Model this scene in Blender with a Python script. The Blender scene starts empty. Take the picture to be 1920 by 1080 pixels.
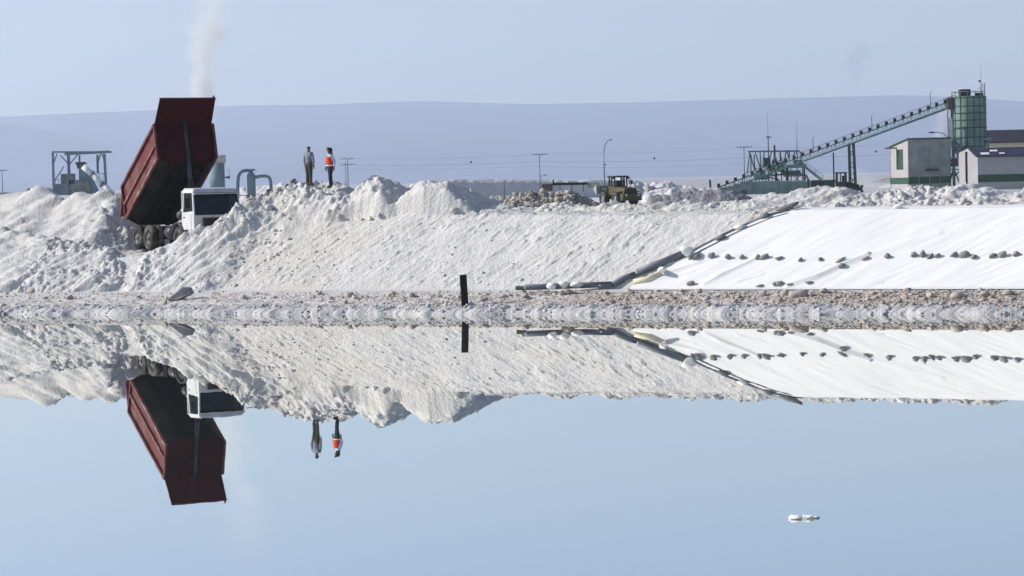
import bpy, bmesh, math, random
import numpy as np
from mathutils import Vector, Matrix
R_ = math.radians
random.seed(7)
rng = np.random.default_rng(7)
SC = bpy.context.scene
COL = SC.collection

# ------------------------------------------------------------------ camera
FPX, CAMZ = 4730.0, 5.285
PITCH, ROLL = math.atan(202 / 4730), 0.0233
FW = np.array([0, math.cos(PITCH), -math.sin(PITCH)])
UP0 = np.array([0, math.sin(PITCH), math.cos(PITCH)])
RT = math.cos(ROLL) * np.array([1., 0, 0]) - math.sin(ROLL) * UP0
UP = np.cross(RT, FW)
CAM = np.array([0, 0, CAMZ])
cd = bpy.data.cameras.new('camera')
cam = bpy.data.objects.new('camera', cd); COL.objects.link(cam)
cd.sensor_width = 36; cd.lens = FPX / 1920 * 36
cd.clip_start = 0.5; cd.clip_end = 60000
cam.matrix_world = Matrix(((RT[0], UP[0], -FW[0], CAM[0]), (RT[1], UP[1], -FW[1], CAM[1]), (RT[2], UP[2], -FW[2], CAM[2]), (0, 0, 0, 1)))
SC.camera = cam

# ------------------------------------------------------------------ sky, sun, exposure
SUN_DIR = Vector((-0.860, 0.06, 0.515)).normalized()
SUN_EL = math.asin(SUN_DIR.z); SUN_AZ = math.atan2(SUN_DIR.x, SUN_DIR.y)
w = bpy.data.worlds.new('World'); SC.world = w; w.use_nodes = True
nt = w.node_tree; nt.nodes.clear()
sky = nt.nodes.new('ShaderNodeTexSky'); sky.sky_type = 'NISHITA'; sky.sun_disc = False
sky.sun_elevation = SUN_EL; sky.sun_rotation = SUN_AZ
sky.altitude = 2300; sky.air_density = 1.0; sky.dust_density = 5.0; sky.ozone_density = .6
bg = nt.nodes.new('ShaderNodeBackground'); bg.inputs['Strength'].default_value = 0.1
ow = nt.nodes.new('ShaderNodeOutputWorld')
nt.links.new(sky.outputs[0], bg.inputs[0]); nt.links.new(bg.outputs[0], ow.inputs[0])
sl = bpy.data.lights.new('sun', 'SUN'); sl.energy = 4.3; sl.angle = R_(0.53); sl.color = (1, 0.95, 0.875)
so = bpy.data.objects.new('sun', sl); COL.objects.link(so)
so.rotation_euler = SUN_DIR.to_track_quat('Z', 'Y').to_euler()
SC.view_settings.view_transform = 'Standard'; SC.view_settings.look = 'None'
SC.view_settings.exposure = 0.5; SC.view_settings.gamma = 1.0; SC.view_settings.use_curve_mapping = False
SC.cycles.volume_step_rate = 1.0; SC.cycles.volume_max_steps = 256
SC.cycles.max_bounces = 8; SC.cycles.volume_bounces = 1

# ------------------------------------------------------------------ picture measurements -> world points
def ray(u, v): return FW + (u - 960) / FPX * RT + (540 - v) / FPX * UP
def pt(u, v, D):
    d = ray(u, v); return CAM + d * (D / d[1])

# shore frame: s along the water's edge, t inland
P0 = np.array([-22.05, 108.84]); P1 = np.array([18.50, 91.06])
ES = (P1 - P0) / np.linalg.norm(P1 - P0); ET = np.array([-ES[1], ES[0]])
ORG = P0 + ES * (-P0[0] / ES[0])
def st2xy(s, t): return ORG[0] + ES[0] * s + ET[0] * t, ORG[1] + ES[1] * s + ET[1] * t
def xy2st(x, y):
    dx, dy = x - ORG[0], y - ORG[1]; return dx * ES[0] + dy * ES[1], dx * ET[0] + dy * ET[1]

# ------------------------------------------------------------------ noise
def vnoise(x, y, seed=0):
    xi = np.floor(x).astype(np.int64); yi = np.floor(y).astype(np.int64)
    xf = x - xi; yf = y - yi
    def h(a, b):
        n = (a * 374761393 + b * 668265263 + seed * 2147483647) & 0xffffffff
        n = ((n ^ (n >> 13)) * 1274126177) & 0xffffffff
        n = n ^ (n >> 16)
        return (n & 0xffff) / 65535.0
    ux = xf * xf * (3 - 2 * xf); uy = yf * yf * (3 - 2 * yf)
    a = h(xi, yi); b = h(xi + 1, yi); c = h(xi, yi + 1); d = h(xi + 1, yi + 1)
    return (a + (b - a) * ux + (c - a) * uy + (a - b - c + d) * ux * uy) * 2 - 1
def fbm(x, y, seed=0, octv=4, gain=.5, lac=2.03):
    r = 0; a = 1
    for i in range(octv):
        r = r + a * vnoise(x + i * 17.3, y - i * 9.1, seed + i); a *= gain; x = x * lac; y = y * lac
    return r
def aniso(s, t, ang, la, lb, seed, octv=3):
    c, sn = math.cos(ang), math.sin(ang)
    return fbm((s * c + t * sn) / la, (-s * sn + t * c) / lb, seed, octv)

# ------------------------------------------------------------------ materials
def mat(name, col, rough=.85, var=.25, scale=3.0, bump=0.0, bscale=20.0, metal=0.0, col2=None, spec=.3, attr=None, dirt=0.0):
    m = bpy.data.materials.new(name); m.use_nodes = True
    n = m.node_tree; b = n.nodes['Principled BSDF']
    b.inputs['Roughness'].default_value = rough; b.inputs['Metallic'].default_value = metal
    b.inputs['Specular IOR Level'].default_value = spec
    g = n.nodes.new('ShaderNodeNewGeometry')
    nz = n.nodes.new('ShaderNodeTexNoise'); nz.inputs['Scale'].default_value = scale; nz.inputs['Detail'].default_value = 5
    n.links.new(g.outputs['Position'], nz.inputs['Vector'])
    c2 = col2 or tuple(c * (1 - var) for c in col)
    mx = n.nodes.new('ShaderNodeMix'); mx.data_type = 'RGBA'
    mx.inputs[6].default_value = (*c2, 1); mx.inputs[7].default_value = (*col, 1)
    mr = n.nodes.new('ShaderNodeMapRange'); mr.inputs[1].default_value = .35; mr.inputs[2].default_value = .65
    n.links.new(nz.outputs[0], mr.inputs[0]); n.links.new(mr.outputs[0], mx.inputs[0])
    out = mx.outputs[2]
    if dirt:
        n2 = n.nodes.new('ShaderNodeTexNoise'); n2.inputs['Scale'].default_value = scale * .37; n2.inputs['Detail'].default_value = 8
        n.links.new(g.outputs['Position'], n2.inputs['Vector'])
        r2 = n.nodes.new('ShaderNodeMapRange'); r2.inputs[1].default_value = .5; r2.inputs[2].default_value = .75; r2.inputs[4].default_value = dirt
        n.links.new(n2.outputs[0], r2.inputs[0])
        m2 = n.nodes.new('ShaderNodeMix'); m2.data_type = 'RGBA'; m2.inputs[7].default_value = (.55, .53, .5, 1)
        n.links.new(r2.outputs[0], m2.inputs[0]); n.links.new(out, m2.inputs[6]); out = m2.outputs[2]
    if attr:
        a = n.nodes.new('ShaderNodeAttribute'); a.attribute_name = attr
        m3 = n.nodes.new('ShaderNodeMix'); m3.data_type = 'RGBA'; m3.blend_type = 'MULTIPLY'; m3.inputs[0].default_value = 1
        n.links.new(out, m3.inputs[6]); n.links.new(a.outputs['Color'], m3.inputs[7]); out = m3.outputs[2]
    n.links.new(out, b.inputs['Base Color'])
    if bump:
        nb = n.nodes.new('ShaderNodeTexNoise'); nb.inputs['Scale'].default_value = bscale; nb.inputs['Detail'].default_value = 6
        n.links.new(g.outputs['Position'], nb.inputs['Vector'])
        bp = n.nodes.new('ShaderNodeBump'); bp.inputs['Strength'].default_value = 1; bp.inputs['Distance'].default_value = bump
        n.links.new(nb.outputs[0], bp.inputs['Height']); n.links.new(bp.outputs[0], b.inputs['Normal'])
    return m
M = {}
M['salt'] = mat('salt', (.52, .512, .508), .9, .10, 1.6, .05, 8, attr='tint')
M['salt_lump'] = mat('salt_lump', (.51, .50, .497), .9, .12, 3, .02, 14, attr='tint')
M['rubble'] = mat('rubble', (.43, .385, .345), .92, .3, 6, .02, 22, attr='tint')
M['plain'] = mat('plain', (.45, .445, .45), .9, .2, .02, .05, 1)
M['liner'] = mat('liner', (.655, .655, .66), .75, .03, 1.2, .006, 5)
M['stone'] = mat('stone', (.27, .265, .255), .9, .35, 5, .02, 18)
M['pale_stone'] = mat('pale_stone', (.78, .77, .75), .9, .15, 5, .02, 12)
M['pipe'] = mat('pipe', (.145, .155, .19), .5, .15, 4)
M['pipe_end'] = mat('pipe_end', (.045, .045, .03), .7)
M['tarp'] = mat('tarp', (.21, .215, .22), .8, .3, 3, .02, 8)
M['bag'] = mat('bag', (.80, .79, .76), .85, .08, 6, .01, 15)
M['cream'] = mat('cream', (.62, .58, .42), .8, .15, 4)
M['black'] = mat('black', (.008, .008, .008), .8, .3, 4)
M['red'] = mat('red', (.10, .006, .009), .6, .35, 2.5, dirt=.12)
M['red_edge'] = mat('red_edge', (.17, .05, .045), .7, .4, 5, dirt=.4)
M['undercar'] = mat('undercar', (.010, .009, .008), .9, .4, 3, dirt=.03, spec=.1)
M['red_shade'] = mat('red_shade', (.042, .0015, .0025), .75, .4, 2.5, spec=.1)  # the body's red with the shade of its front put into the colour
M['white_paint'] = mat('white_paint', (.48, .49, .51), .45, .2, 3, spec=.4, dirt=.2)
M['tyre'] = mat('tyre', (.022, .021, .02), .85, .3, 6, dirt=.3)
M['rim'] = mat('rim', (.10, .095, .09), .6, .4, 8, dirt=.3)
M['glass'] = mat('glass', (.012, .013, .016), .08, .2, 3, spec=.6)
g_ = bpy.data.materials.new('glass'); g_.use_nodes = True; gn = g_.node_tree; gn.nodes.clear()
go_ = gn.nodes.new('ShaderNodeOutputMaterial'); gt = gn.nodes.new('ShaderNodeBsdfTransparent'); gt.inputs[0].default_value = (.30, .33, .34, 1)
gg = gn.nodes.new('ShaderNodeBsdfGlossy'); gg.inputs['Roughness'].default_value = .05; gm_ = gn.nodes.new('ShaderNodeMixShader'); gm_.inputs[0].default_value = .045
gn.links.new(gt.outputs[0], gm_.inputs[1]); gn.links.new(gg.outputs[0], gm_.inputs[2]); gn.links.new(gm_.outputs[0], go_.inputs[0]); M['glass'] = g_
M['chrome'] = mat('chrome', (.35, .35, .36), .35, .2, 5, metal=.6)
M['steel_dark'] = mat('steel_dark', (.05, .055, .065), .45, .3, 5, metal=.3)
M['haze_blue'] = mat('haze_blue', (.16, .23, .275), .7, .2, .8)  # blue of the hazy air mixed into the far steel's colour
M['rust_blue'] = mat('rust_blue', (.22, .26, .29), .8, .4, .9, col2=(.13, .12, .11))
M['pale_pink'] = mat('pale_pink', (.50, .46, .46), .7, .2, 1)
M['off_white'] = mat('off_white', (.72, .73, .74), .7, .1, 1)
M['green'] = mat('green', (.17, .26, .235), .7, .35, .8)
M['pale_green'] = mat('pale_green', (.30, .47, .43), .7, .3, 1.2)
M['dark_green'] = mat('dark_green', (.028, .075, .05), .8, .4, 1)
M['mid_green'] = mat('mid_green', (.03, .085, .052), .8, .3, 1)
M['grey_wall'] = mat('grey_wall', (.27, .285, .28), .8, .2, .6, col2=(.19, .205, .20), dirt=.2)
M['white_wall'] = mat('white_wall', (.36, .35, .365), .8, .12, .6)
M['roof_dark'] = mat('roof_dark', (.030, .033, .07), .7, .4, .7)
M['roof_black'] = mat('roof_black', (.022, .022, .038), .8, .3, .5)
M['rust'] = mat('rust', (.12, .10, .085), .85, .4, 1.5)
M['pole'] = mat('pole', (.10, .11, .13), .8, .3, 1)
M['machine'] = mat('machine', (.065, .053, .013), .6, .5, 2.5)
M['machine_black'] = mat('machine_black', (.016, .015, .014), .7, .3, 2.5)
M['machine_dark'] = mat('machine_dark', (.022, .020, .016), .8, .4, 2)
M['brown_earth'] = mat('brown_earth', (.40, .375, .34), .95, .35, 1.5, .1, 3, col2=(.22, .20, .175))
M['grey_earth'] = mat('grey_earth', (.24, .235, .25), .95, .3, .6, .1, 2)
M['dark_earth'] = mat('dark_earth', (.12, .13, .15), .95, .3, .2)
M['heap_white'] = mat('heap_white', (.56, .555, .56), .9, .15, .5, .08, 3)
M['mountain'] = mat('mountain', (.05, .08, .20), .95, .35, .0007)  # haze blue painted into the rock colour, on top of the volume
M['skin'] = mat('skin', (.10, .055, .04), .6, .1, 5)
M['hair'] = mat('hair', (.008, .007, .007), .6, .1, 5)
M['shirt_grey'] = mat('shirt_grey', (.20, .22, .27), .85, .15, 9)
M['olive'] = mat('olive', (.055, .052, .035), .9, .2, 9)
M['navy'] = mat('navy', (.016, .020, .045), .9, .2, 9)
M['vest'] = mat('vest', (.62, .055, .012), .8, .12, 9)
M['sleeve'] = mat('sleeve', (.34, .42, .62), .85, .1, 9)
M['reflective'] = mat('reflective', (.75, .76, .70), .4, .05, 9)

# ------------------------------------------------------------------ object helpers
def tag(o, label=None, cat=None, group=None, kind=None):
    if label: o['label'] = label
    if cat: o['category'] = cat
    if group: o['group'] = group
    if kind: o['kind'] = kind
    return o
def link(name, me, m=None, parent=None, smooth=False):
    if m is not None and not me.materials: me.materials.append(m)
    o = bpy.data.objects.new(name, me); COL.objects.link(o)
    if parent is not None: o.parent = parent
    if smooth: me.polygons.foreach_set('use_smooth', [True] * len(me.polygons))
    return o
class MB:
    def __init__(s): s.v = []; s.f = []
    def add(s, vs, fs):
        n = len(s.v); s.v += [tuple(map(float, p)) for p in vs]; s.f += [tuple(i + n for i in f) for f in fs]; return s
    def hexa(s, a, b):  # two quads
        return s.add(list(a) + list(b), [(3, 2, 1, 0), (4, 5, 6, 7), (0, 1, 5, 4), (1, 2, 6, 5), (2, 3, 7, 6), (3, 0, 4, 7)])
    def box(s, c, d, R=None):
        x, y, z = d[0] / 2, d[1] / 2, d[2] / 2
        P = [Vector(p) for p in ((-x, -y, -z), (x, -y, -z), (x, y, -z), (-x, y, -z), (-x, -y, z), (x, -y, z), (x, y, z), (-x, y, z))]
        if R is not None: P = [R @ p for p in P]
        P = [p + Vector(c) for p in P]
        return s.hexa(P[:4], P[4:])
    def b2(s, lo, hi):
        return s.box([(lo[i] + hi[i]) / 2 for i in range(3)], [abs(hi[i] - lo[i]) for i in range(3)])
    def tube(s, p0, p1, r0, r1=None, n=8):
        r1 = r0 if r1 is None else r1
        p0, p1 = Vector(p0), Vector(p1); d = (p1 - p0)
        q = d.to_track_quat('Z', 'X')
        A = [p0 + q @ Vector((r0 * math.cos(2 * math.pi * i / n), r0 * math.sin(2 * math.pi * i / n), 0)) for i in range(n)]
        B = [p1 + q @ Vector((r1 * math.cos(2 * math.pi * i / n), r1 * math.sin(2 * math.pi * i / n), 0)) for i in range(n)]
        return s.add(A + B, [(i, (i + 1) % n, n + (i + 1) % n, n + i) for i in range(n)] + [tuple(range(n - 1, -1, -1)), tuple(range(n, 2 * n))])
    def path(s, pts, r, n=8):
        pts = [Vector(p) for p in pts]; rings = []
        rr = r if isinstance(r, (list, tuple)) else [r] * len(pts)
        for i, p in enumerate(pts):
            a = pts[max(0, i - 1)]; b = pts[min(len(pts) - 1, i + 1)]
            q = (b - a).to_track_quat('Z', 'Y')
            rings.append([p + q @ Vector((rr[i] * math.cos(2 * math.pi * k / n), rr[i] * math.sin(2 * math.pi * k / n), 0)) for k in range(n)])
        vs = [p for R in rings for p in R]; fs = []
        for i in range(len(pts) - 1):
            for k in range(n): fs.append((i * n + k, i * n + (k + 1) % n, (i + 1) * n + (k + 1) % n, (i + 1) * n + k))
        fs.append(tuple(range(n - 1, -1, -1))); fs.append(tuple(range((len(pts) - 1) * n, len(pts) * n)))
        return s.add(vs, fs)
    def bar(s, p0, p1, w, h=None):
        h = w if h is None else h
        p0, p1 = Vector(p0), Vector(p1); q = (p1 - p0).to_track_quat('Z', 'X')
        off = [Vector((a * w / 2, b * h / 2, 0)) for a, b in ((-1, -1), (1, -1), (1, 1), (-1, 1))]
        return s.hexa([p0 + q @ o for o in off], [p1 + q @ o for o in off])
    def lathe(s, prof, axis='Z', c=(0, 0, 0), n=20):
        vs = []; fs = []
        for (r, h) in prof:
            for k in range(n):
                a = 2 * math.pi * k / n; x, y, z = r * math.cos(a), r * math.sin(a), h
                if axis == 'Y': x, y, z = x, z, y
                vs.append((x + c[0], y + c[1], z + c[2]))
        for i in range(len(prof) - 1):
            for k in range(n): fs.append((i * n + k, i * n + (k + 1) % n, (i + 1) * n + (k + 1) % n, (i + 1) * n + k))
        return s.add(vs, fs)
    def prism(s, poly, vec):
        n = len(poly); A = [Vector(p) for p in poly]; B = [p + Vector(vec) for p in A]
        return s.add(A + B, [tuple(range(n - 1, -1, -1)), tuple(range(n, 2 * n))] + [(i, (i + 1) % n, n + (i + 1) % n, n + i) for i in range(n)])
    def build(s, name, m, parent=None, smooth=False, bevel=0):
        me = bpy.data.meshes.new(name); me.from_pydata(s.v, [], s.f)
        bm = bmesh.new(); bm.from_mesh(me); bmesh.ops.recalc_face_normals(bm, faces=bm.faces); bm.to_mesh(me); bm.free()
        o = link(name, me, m, parent, smooth)
        if bevel:
            b = o.modifiers.new('bevel', 'BEVEL'); b.width = bevel; b.segments = 2; b.limit_method = 'ANGLE'
        return o
def thing(name, label, cat, loc, rz=0, group=None):
    o = bpy.data.objects.new(name, None); COL.objects.link(o); o.empty_display_size = .3
    o.location = loc; o.rotation_euler = (0, 0, rz)
    return tag(o, label, cat, group)
def single(mb, name, label, cat, m, loc=(0, 0, 0), group=None, smooth=False, bevel=0):
    o = mb.build(name, m, None, smooth, bevel); o.location = loc
    return tag(o, label, cat, group)
def copy_tree(o, parent=None):
    c = o.copy(); COL.objects.link(c)
    if parent is not None: c.parent = parent
    for ch in list(o.children): copy_tree(ch, c)
    return c

# ------------------------------------------------------------------ bank and salt piles as one height field
ZT = 0.78
def toe(s): return 4.45 - 0.036 * s
def solve(uv, ang=38, off=0.0):
    out = []
    for (u, v) in uv:
        z = 3.5; s = 0.
        for _ in range(25):
            t = toe(s) + max(0, z - ZT) / math.tan(R_(ang)) + off
            d = ray(u, v)
            # D such that t matches
            k = d[0] / d[1]
            D = (t - (CAM[0] - ORG[0]) * ET[0] + ORG[1] * ET[1]) / (k * ET[0] + ET[1])
            x, y = k * D, D
            s, _t = xy2st(x, y); z = CAMZ + d[2] / d[1] * D
        out.append((float(s), float(t), float(z)))
    return sorted(out)
def s_at(u, t):
    k = ray(u, 450); k = k[0] / k[1]
    D = (t - (CAM[0] - ORG[0]) * ET[0] + ORG[1] * ET[1]) / (k * ET[0] + ET[1])
    return xy2st(k * D, D)[0]
crest = solve([(700, 402), (800, 400), (905, 394), (1000, 399), (1200, 398), (1400, 395), (1500, 391), (1700, 387), (1920, 385)], 40)
CR_S = [-130, s_at(-200, 8), s_at(330, 8), s_at(430, 8), s_at(560, 8)] + [c[0] for c in crest] + [130]
CR_Z = [2.3, 2.3, 2.3, 2.5, 3.5] + [c[2] for c in crest] + [3.87]
def smooth_abs(x, k): return np.sqrt(x * x + k * k) - k
def ridge(s, t, pts, kf=.78, kb=.70, rnd=.25, drop=.8):
    S = np.array([p[0] for p in pts]); T = np.array([p[1] for p in pts]); Z = np.array([p[2] for p in pts])
    zr = np.interp(s, S, Z); tr = np.interp(s, S, T)
    out = np.maximum(0, np.maximum(S[0] - s, s - S[-1]))
    d = t - tr
    return zr - np.where(d < 0, kf, kb) * smooth_abs(d, rnd) - drop * out
def cone(s, t, c, k, rnd=.3):
    return c[2] - k * (np.sqrt((s - c[0]) ** 2 + (t - c[1]) ** 2 + rnd ** 2) - rnd)
RF = solve([(-260, 410), (-120, 420), (0, 432), (60, 439), (100, 447), (130, 456), (200, 471), (245, 480)])
RM = sorted(sum([solve([(u, v)], a) for u, v, a in ((285, 473, 46), (318, 457, 46), (352, 442, 46), (381, 435, 46), (400, 425, 46), (426, 406, 46), (451, 391, 46), (470, 378, 45), (500, 364, 43.5), (530, 354, 42), (550, 347, 41.5), (600, 346, 41), (622, 350, 41), (650, 349, 41))], []))
APX = [((*pt(700, 337, 112.6)[:2],), pt(712, 337, 112.6)[0], pt(700, 336, 112.6)[2]), ((*pt(797, 340, 111.0)[:2],), pt(836, 340, 111.0)[0], pt(800, 340, 111.0)[2])]
def wedge(s, t, a, k=.78, rnd=.12):
    (x0, y0), x1, z = a; X, Y = st2xy(s, t); dx = X - np.clip(X, x0, x1); dy = Y - y0
    L = -.80 * dx - .60 * dy; Rr = .86 * dx - .51 * dy; Bk = dy * .95; Lb = -.9 * dx + .3 * dy
    d = np.log(np.exp(np.clip(L / rnd, -60, 60)) + np.exp(np.clip(Rr / rnd, -60, 60)) + np.exp(np.clip(Bk / rnd, -60, 60)) + np.exp(np.clip(Lb / rnd, -60, 60))) * rnd - rnd * 1.2
    return z - k * np.maximum(d, 0)
RB = solve([(-330, 372), (-150, 366), (0, 370), (40, 363), (90, 364), (108, 372), (135, 364), (170, 365), (205, 364), (232, 372)], 38, 4.7)
RR = solve([(905, 391), (950, 387), (1000, 388), (1060, 387), (1120, 386), (1200, 385), (1300, 386), (1400, 381), (1500, 383), (1600, 381), (1700, 380), (1800, 379), (1920, 379), (2200, 376)], 38, 1.6)
RQ = solve([(1330, 388), (1380, 381), (1430, 374), (1485, 366), (1500, 362), (1528, 357), (1552, 352), (1570, 358), (1640, 361), (1700, 358), (1760, 359), (1800, 357), (1850, 355), (1880, 361), (1930, 360), (2200, 358)], 38, 6.0)
SEDGE = solve([(1185, 539), (1230, 521), (1283, 486), (1330, 458), (1385, 430), (1440, 408), (1500, 391)], 40)
def s_edge(t):
    P = sorted((p[1], p[0]) for p in SEDGE)
    return np.interp(t, [p[0] for p in P], [p[1] for p in P])
def comps(s, t):
    zc = np.interp(s, CR_S, CR_Z)
    tcs = toe(s) + (zc - ZT) / .86
    ts_ = t + .24 * fbm(s * .55, s * 0, 71, 4) + .03 * aniso(s, t, .8, .5, .12, 73, 3)
    lip = .31 * (1 - np.exp(-np.maximum(ts_, 0) / .22)) + .075 * aniso(s, t, .8, .42, .11, 75, 3) * np.clip(1 - np.abs(t - .5) / .8, 0, 1)
    strip = np.where(ts_ < 0, ts_ * 1.2, lip + np.clip((t - .6) / np.maximum(.1, toe(s) - .6), 0, 1) * (ZT - .31))
    sl = ZT + (t - toe(s)) * .86
    h0 = np.where(t < toe(s), strip, np.minimum(sl, zc))
    h0 = np.where((t > toe(s)), h0 - .12 * np.exp(-((sl - zc) / .5) ** 2), h0)          # rounded brow
    h0 = np.where(t > 13.5, np.minimum(h0, zc - (t - 13.5) * .35), h0)
    h0 = np.maximum(h0, np.where(t > 13, 1.7, -9))
    lin = np.clip((s - s_edge(t) + .3) / .6, 0, 1)                                      # 1 under the liner
    onslope = np.clip((t - toe(s)) / .3, 0, 1)
    st = np.clip(1 - np.abs(t - 2.2) / 2.2, 0, 1) ** .4
    n_streak = aniso(s, t, .72, .9, .16, 11, 3)
    n_fine = fbm(s * 6, t * 6, 5, 3)
    band = np.clip((t - toe(s) + .55) / .1, 0, 1) * np.clip((toe(s) + .1 - t) / .1, 0, 1)   # levelled strip at the toe
    pits = np.maximum(0, aniso(s, t, .70, .42, .085, 15, 2) - .38) * np.clip(.7 + .9 * fbm(s * .4, t * .5, 18, 3), .15, 1.3)
    h0 = h0 + onslope * (1 - lin) * (.020 * n_streak + .13 * pits + .012 * n_fine + .05 * fbm(s * .7, t * .7, 3, 2)) + st * (1 - band) * (.05 * fbm(s * 2.6, t * 2.6, 21, 4) + .03)
    big = fbm(s * .55, t * .55, 31, 3)
    st1 = aniso(s, t, .72, 1.4, .32, 41, 4)
    bil = 1 - np.abs(fbm(s * 1.6 + .3 * st1, t * 1.6, 51, 4))
    msk = np.clip(.62 + .75 * fbm(s * .33, t * .5, 87, 3), .22, 1.25)
    st2 = aniso(s, t, .78, 1.9, .22, 45, 4); fine = fbm(s * 3.4, t * 3.4, 57, 4, .65)
    rough = .12 * big + .14 * st1 + .07 * st2 + msk * (.09 * bil + .07 * n_fine + .10 * fine) + .02
    sA, sB = s_at(430, 8), s_at(640, 8)
    sn_ = s + 1.6 * fbm(s * .45, t * .45, 83, 4); fd = np.clip((sB - sn_) / (sB - sA), .05, 1); fd = fd + (1 - fd) * np.clip((t - tcs - .1) / .8, 0, 1)
    hs = [h0,
          ridge(s, t, RF, .70, .75) + rough - .03,
          ridge(s, t, RM, np.interp(s, [s_at(450, 8), s_at(560, 8)], [1.0, .87]), .7) + rough * .95 * fd - .34 * (1 - fd) * np.clip((tcs + .9 - t) / .5, 0, 1),
          wedge(s, t, APX[0]) + rough * .6 + .05 * st1 + .05 * fine + .03 * n_fine - 4 * np.maximum(0, tcs + .25 + .25 * np.sin(s * 2.1) * .5 - t),
          wedge(s, t, APX[1]) + rough * .3 + .03 * st1 + .03 * fine + .02 * n_fine - 4 * np.maximum(0, tcs + .25 - t),
          ridge(s, t, RB, .80, .7) + rough * 1.1 - .0,
          ridge(s, t, RR, .6, .35, .2) + rough * .75 - .02 - 3 * np.maximum(0, tcs + .15 - t),
          ridge(s, t, RQ, .42, .5, .3) + rough * .85 - .0 - 3 * np.maximum(0, tcs + .6 - t)]
    return hs
CN = ['bank', 'front_pile', 'mound', 'mound_heap', 'shaded_heap', 'back_pile', 'berm', 'far_row']
def height(s, t):
    s = np.atleast_1d(np.asarray(s, float)); t = np.atleast_1d(np.asarray(t, float))
    H = np.stack(comps(s, t)); return H.max(0), H.argmax(0)
def hit(u, v, t0=-1.0, t1=24.0):
    """first point of the height field seen through a picture measurement"""
    d = ray(u, v); Ds = np.arange(84, 135, .02)
    P = CAM[None] + d[None] * (Ds / d[1])[:, None]
    s, t = xy2st(P[:, 0], P[:, 1])
    h, _ = height(s, t); ok = (P[:, 2] <= h) & (t > t0)
    i = np.argmax(ok) if ok.any() else len(Ds) - 1
    return P[i], float(s[i]), float(t[i]), float(h[i])

sg = np.concatenate([np.linspace(-130, -34, 60)[:-1], np.arange(-34, -27, .2), np.arange(-27, 23.5, .055), np.arange(23.5, 31, .2), np.linspace(31, 130, 60)])
tg = np.concatenate([np.arange(-.8, 14, .052), np.arange(14, 20, .09), np.arange(20, 26, .5)])
Sg, Tg = np.meshgrid(sg, tg, indexing='ij')
Hh = np.stack(comps(Sg, Tg)); Hm = Hh.max(0); Hi = Hh.argmax(0)
Xg, Yg = st2xy(Sg, Tg)
ns, ntt = Sg.shape
tint_base = np.ones((ns, ntt, 3))
# natural colour: browner gravel on the shore strip, whiter crust at the very edge
gm = np.clip((Tg - .55) / .3, 0, 1) * np.clip((toe(Sg) - .45 - Tg) / .25, 0, 1) * np.clip(.55 + .7 * fbm(Sg * .35, Tg * .8, 77, 3) + .02 * Sg, 0, 1)
for i, c in enumerate((.80, .72, .67)): tint_base[..., i] = 1 - (1 - c) * gm
crs = np.clip((.72 - Tg) / .2, 0, 1); tint_base *= (1 - crs * .17)[..., None]; tint_base[..., 2] *= 1 + .03 * crs
yl = np.clip(fbm(Sg * .25, Tg * .5, 91, 3), 0, 1) * .10 * (Tg > toe(Sg))
tint_base[..., 2] *= 1 - yl; tint_base[..., 1] *= 1 - yl * .3
def field_object(ci, name, label, cat, kind):
    fi = Hi[:-1, :-1]; sel = fi == ci
    if ci == 0: sel = sel | False
    ii, jj = np.nonzero(sel)
    quads = np.stack([ii * ntt + jj, (ii + 1) * ntt + jj, (ii + 1) * ntt + jj + 1, ii * ntt + jj + 1], 1)
    used, inv = np.unique(quads, return_inverse=True); quads = inv.reshape(quads.shape)
    V = np.stack([Xg.ravel()[used], Yg.ravel()[used], Hm.ravel()[used]], 1)
    me = bpy.data.meshes.new(name); me.vertices.add(len(V)); me.vertices.foreach_set('co', V.ravel())
    n = len(quads); me.loops.add(n * 4); me.loops.foreach_set('vertex_index', quads.ravel().astype(np.int32))
    me.polygons.add(n); me.polygons.foreach_set('loop_start', np.arange(0, n * 4, 4, dtype=np.int32))
    me.polygons.foreach_set('use_smooth', np.ones(n, bool)); me.update(calc_edges=True)
    ca = me.color_attributes.new('tint', 'FLOAT_COLOR', 'POINT')
    cc = np.ones((len(V), 4)); cc[:, :3] = tint_base.reshape(-1, 3)[used]; ca.data.foreach_set('color', cc.ravel())
    o = link(name, me, M['salt']); tag(o, label, cat, None, kind); return o
field_object(0, 'ground_bank', 'salt bank sloping to the water with a levelled strip at its toe', None, 'structure')
field_object(1, 'salt_pile', 'low rough pile of lumpy salt in front of the haul road', 'salt pile', None)
field_object(2, 'salt_mound', 'long rough salt mound that the two workers stand on', 'salt mound', None)
field_object(3, 'salt_heap', 'pointed salt heap just beside the worker in the orange vest', 'salt heap', None)
field_object(4, 'salt_heap', 'salt heap whose steep flank lies in blue shade', 'salt heap', None)
field_object(5, 'salt_pile', 'tall lumpy salt pile behind the raised dump truck tailgate', 'salt pile', None)
field_object(6, 'salt_berm', 'low lumpy salt berm along the top edge of the bank', 'salt berm', None)
field_object(7, 'salt_ridge', 'long row of tipped salt heaps in front of the green plant', 'salt heaps', None)

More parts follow.
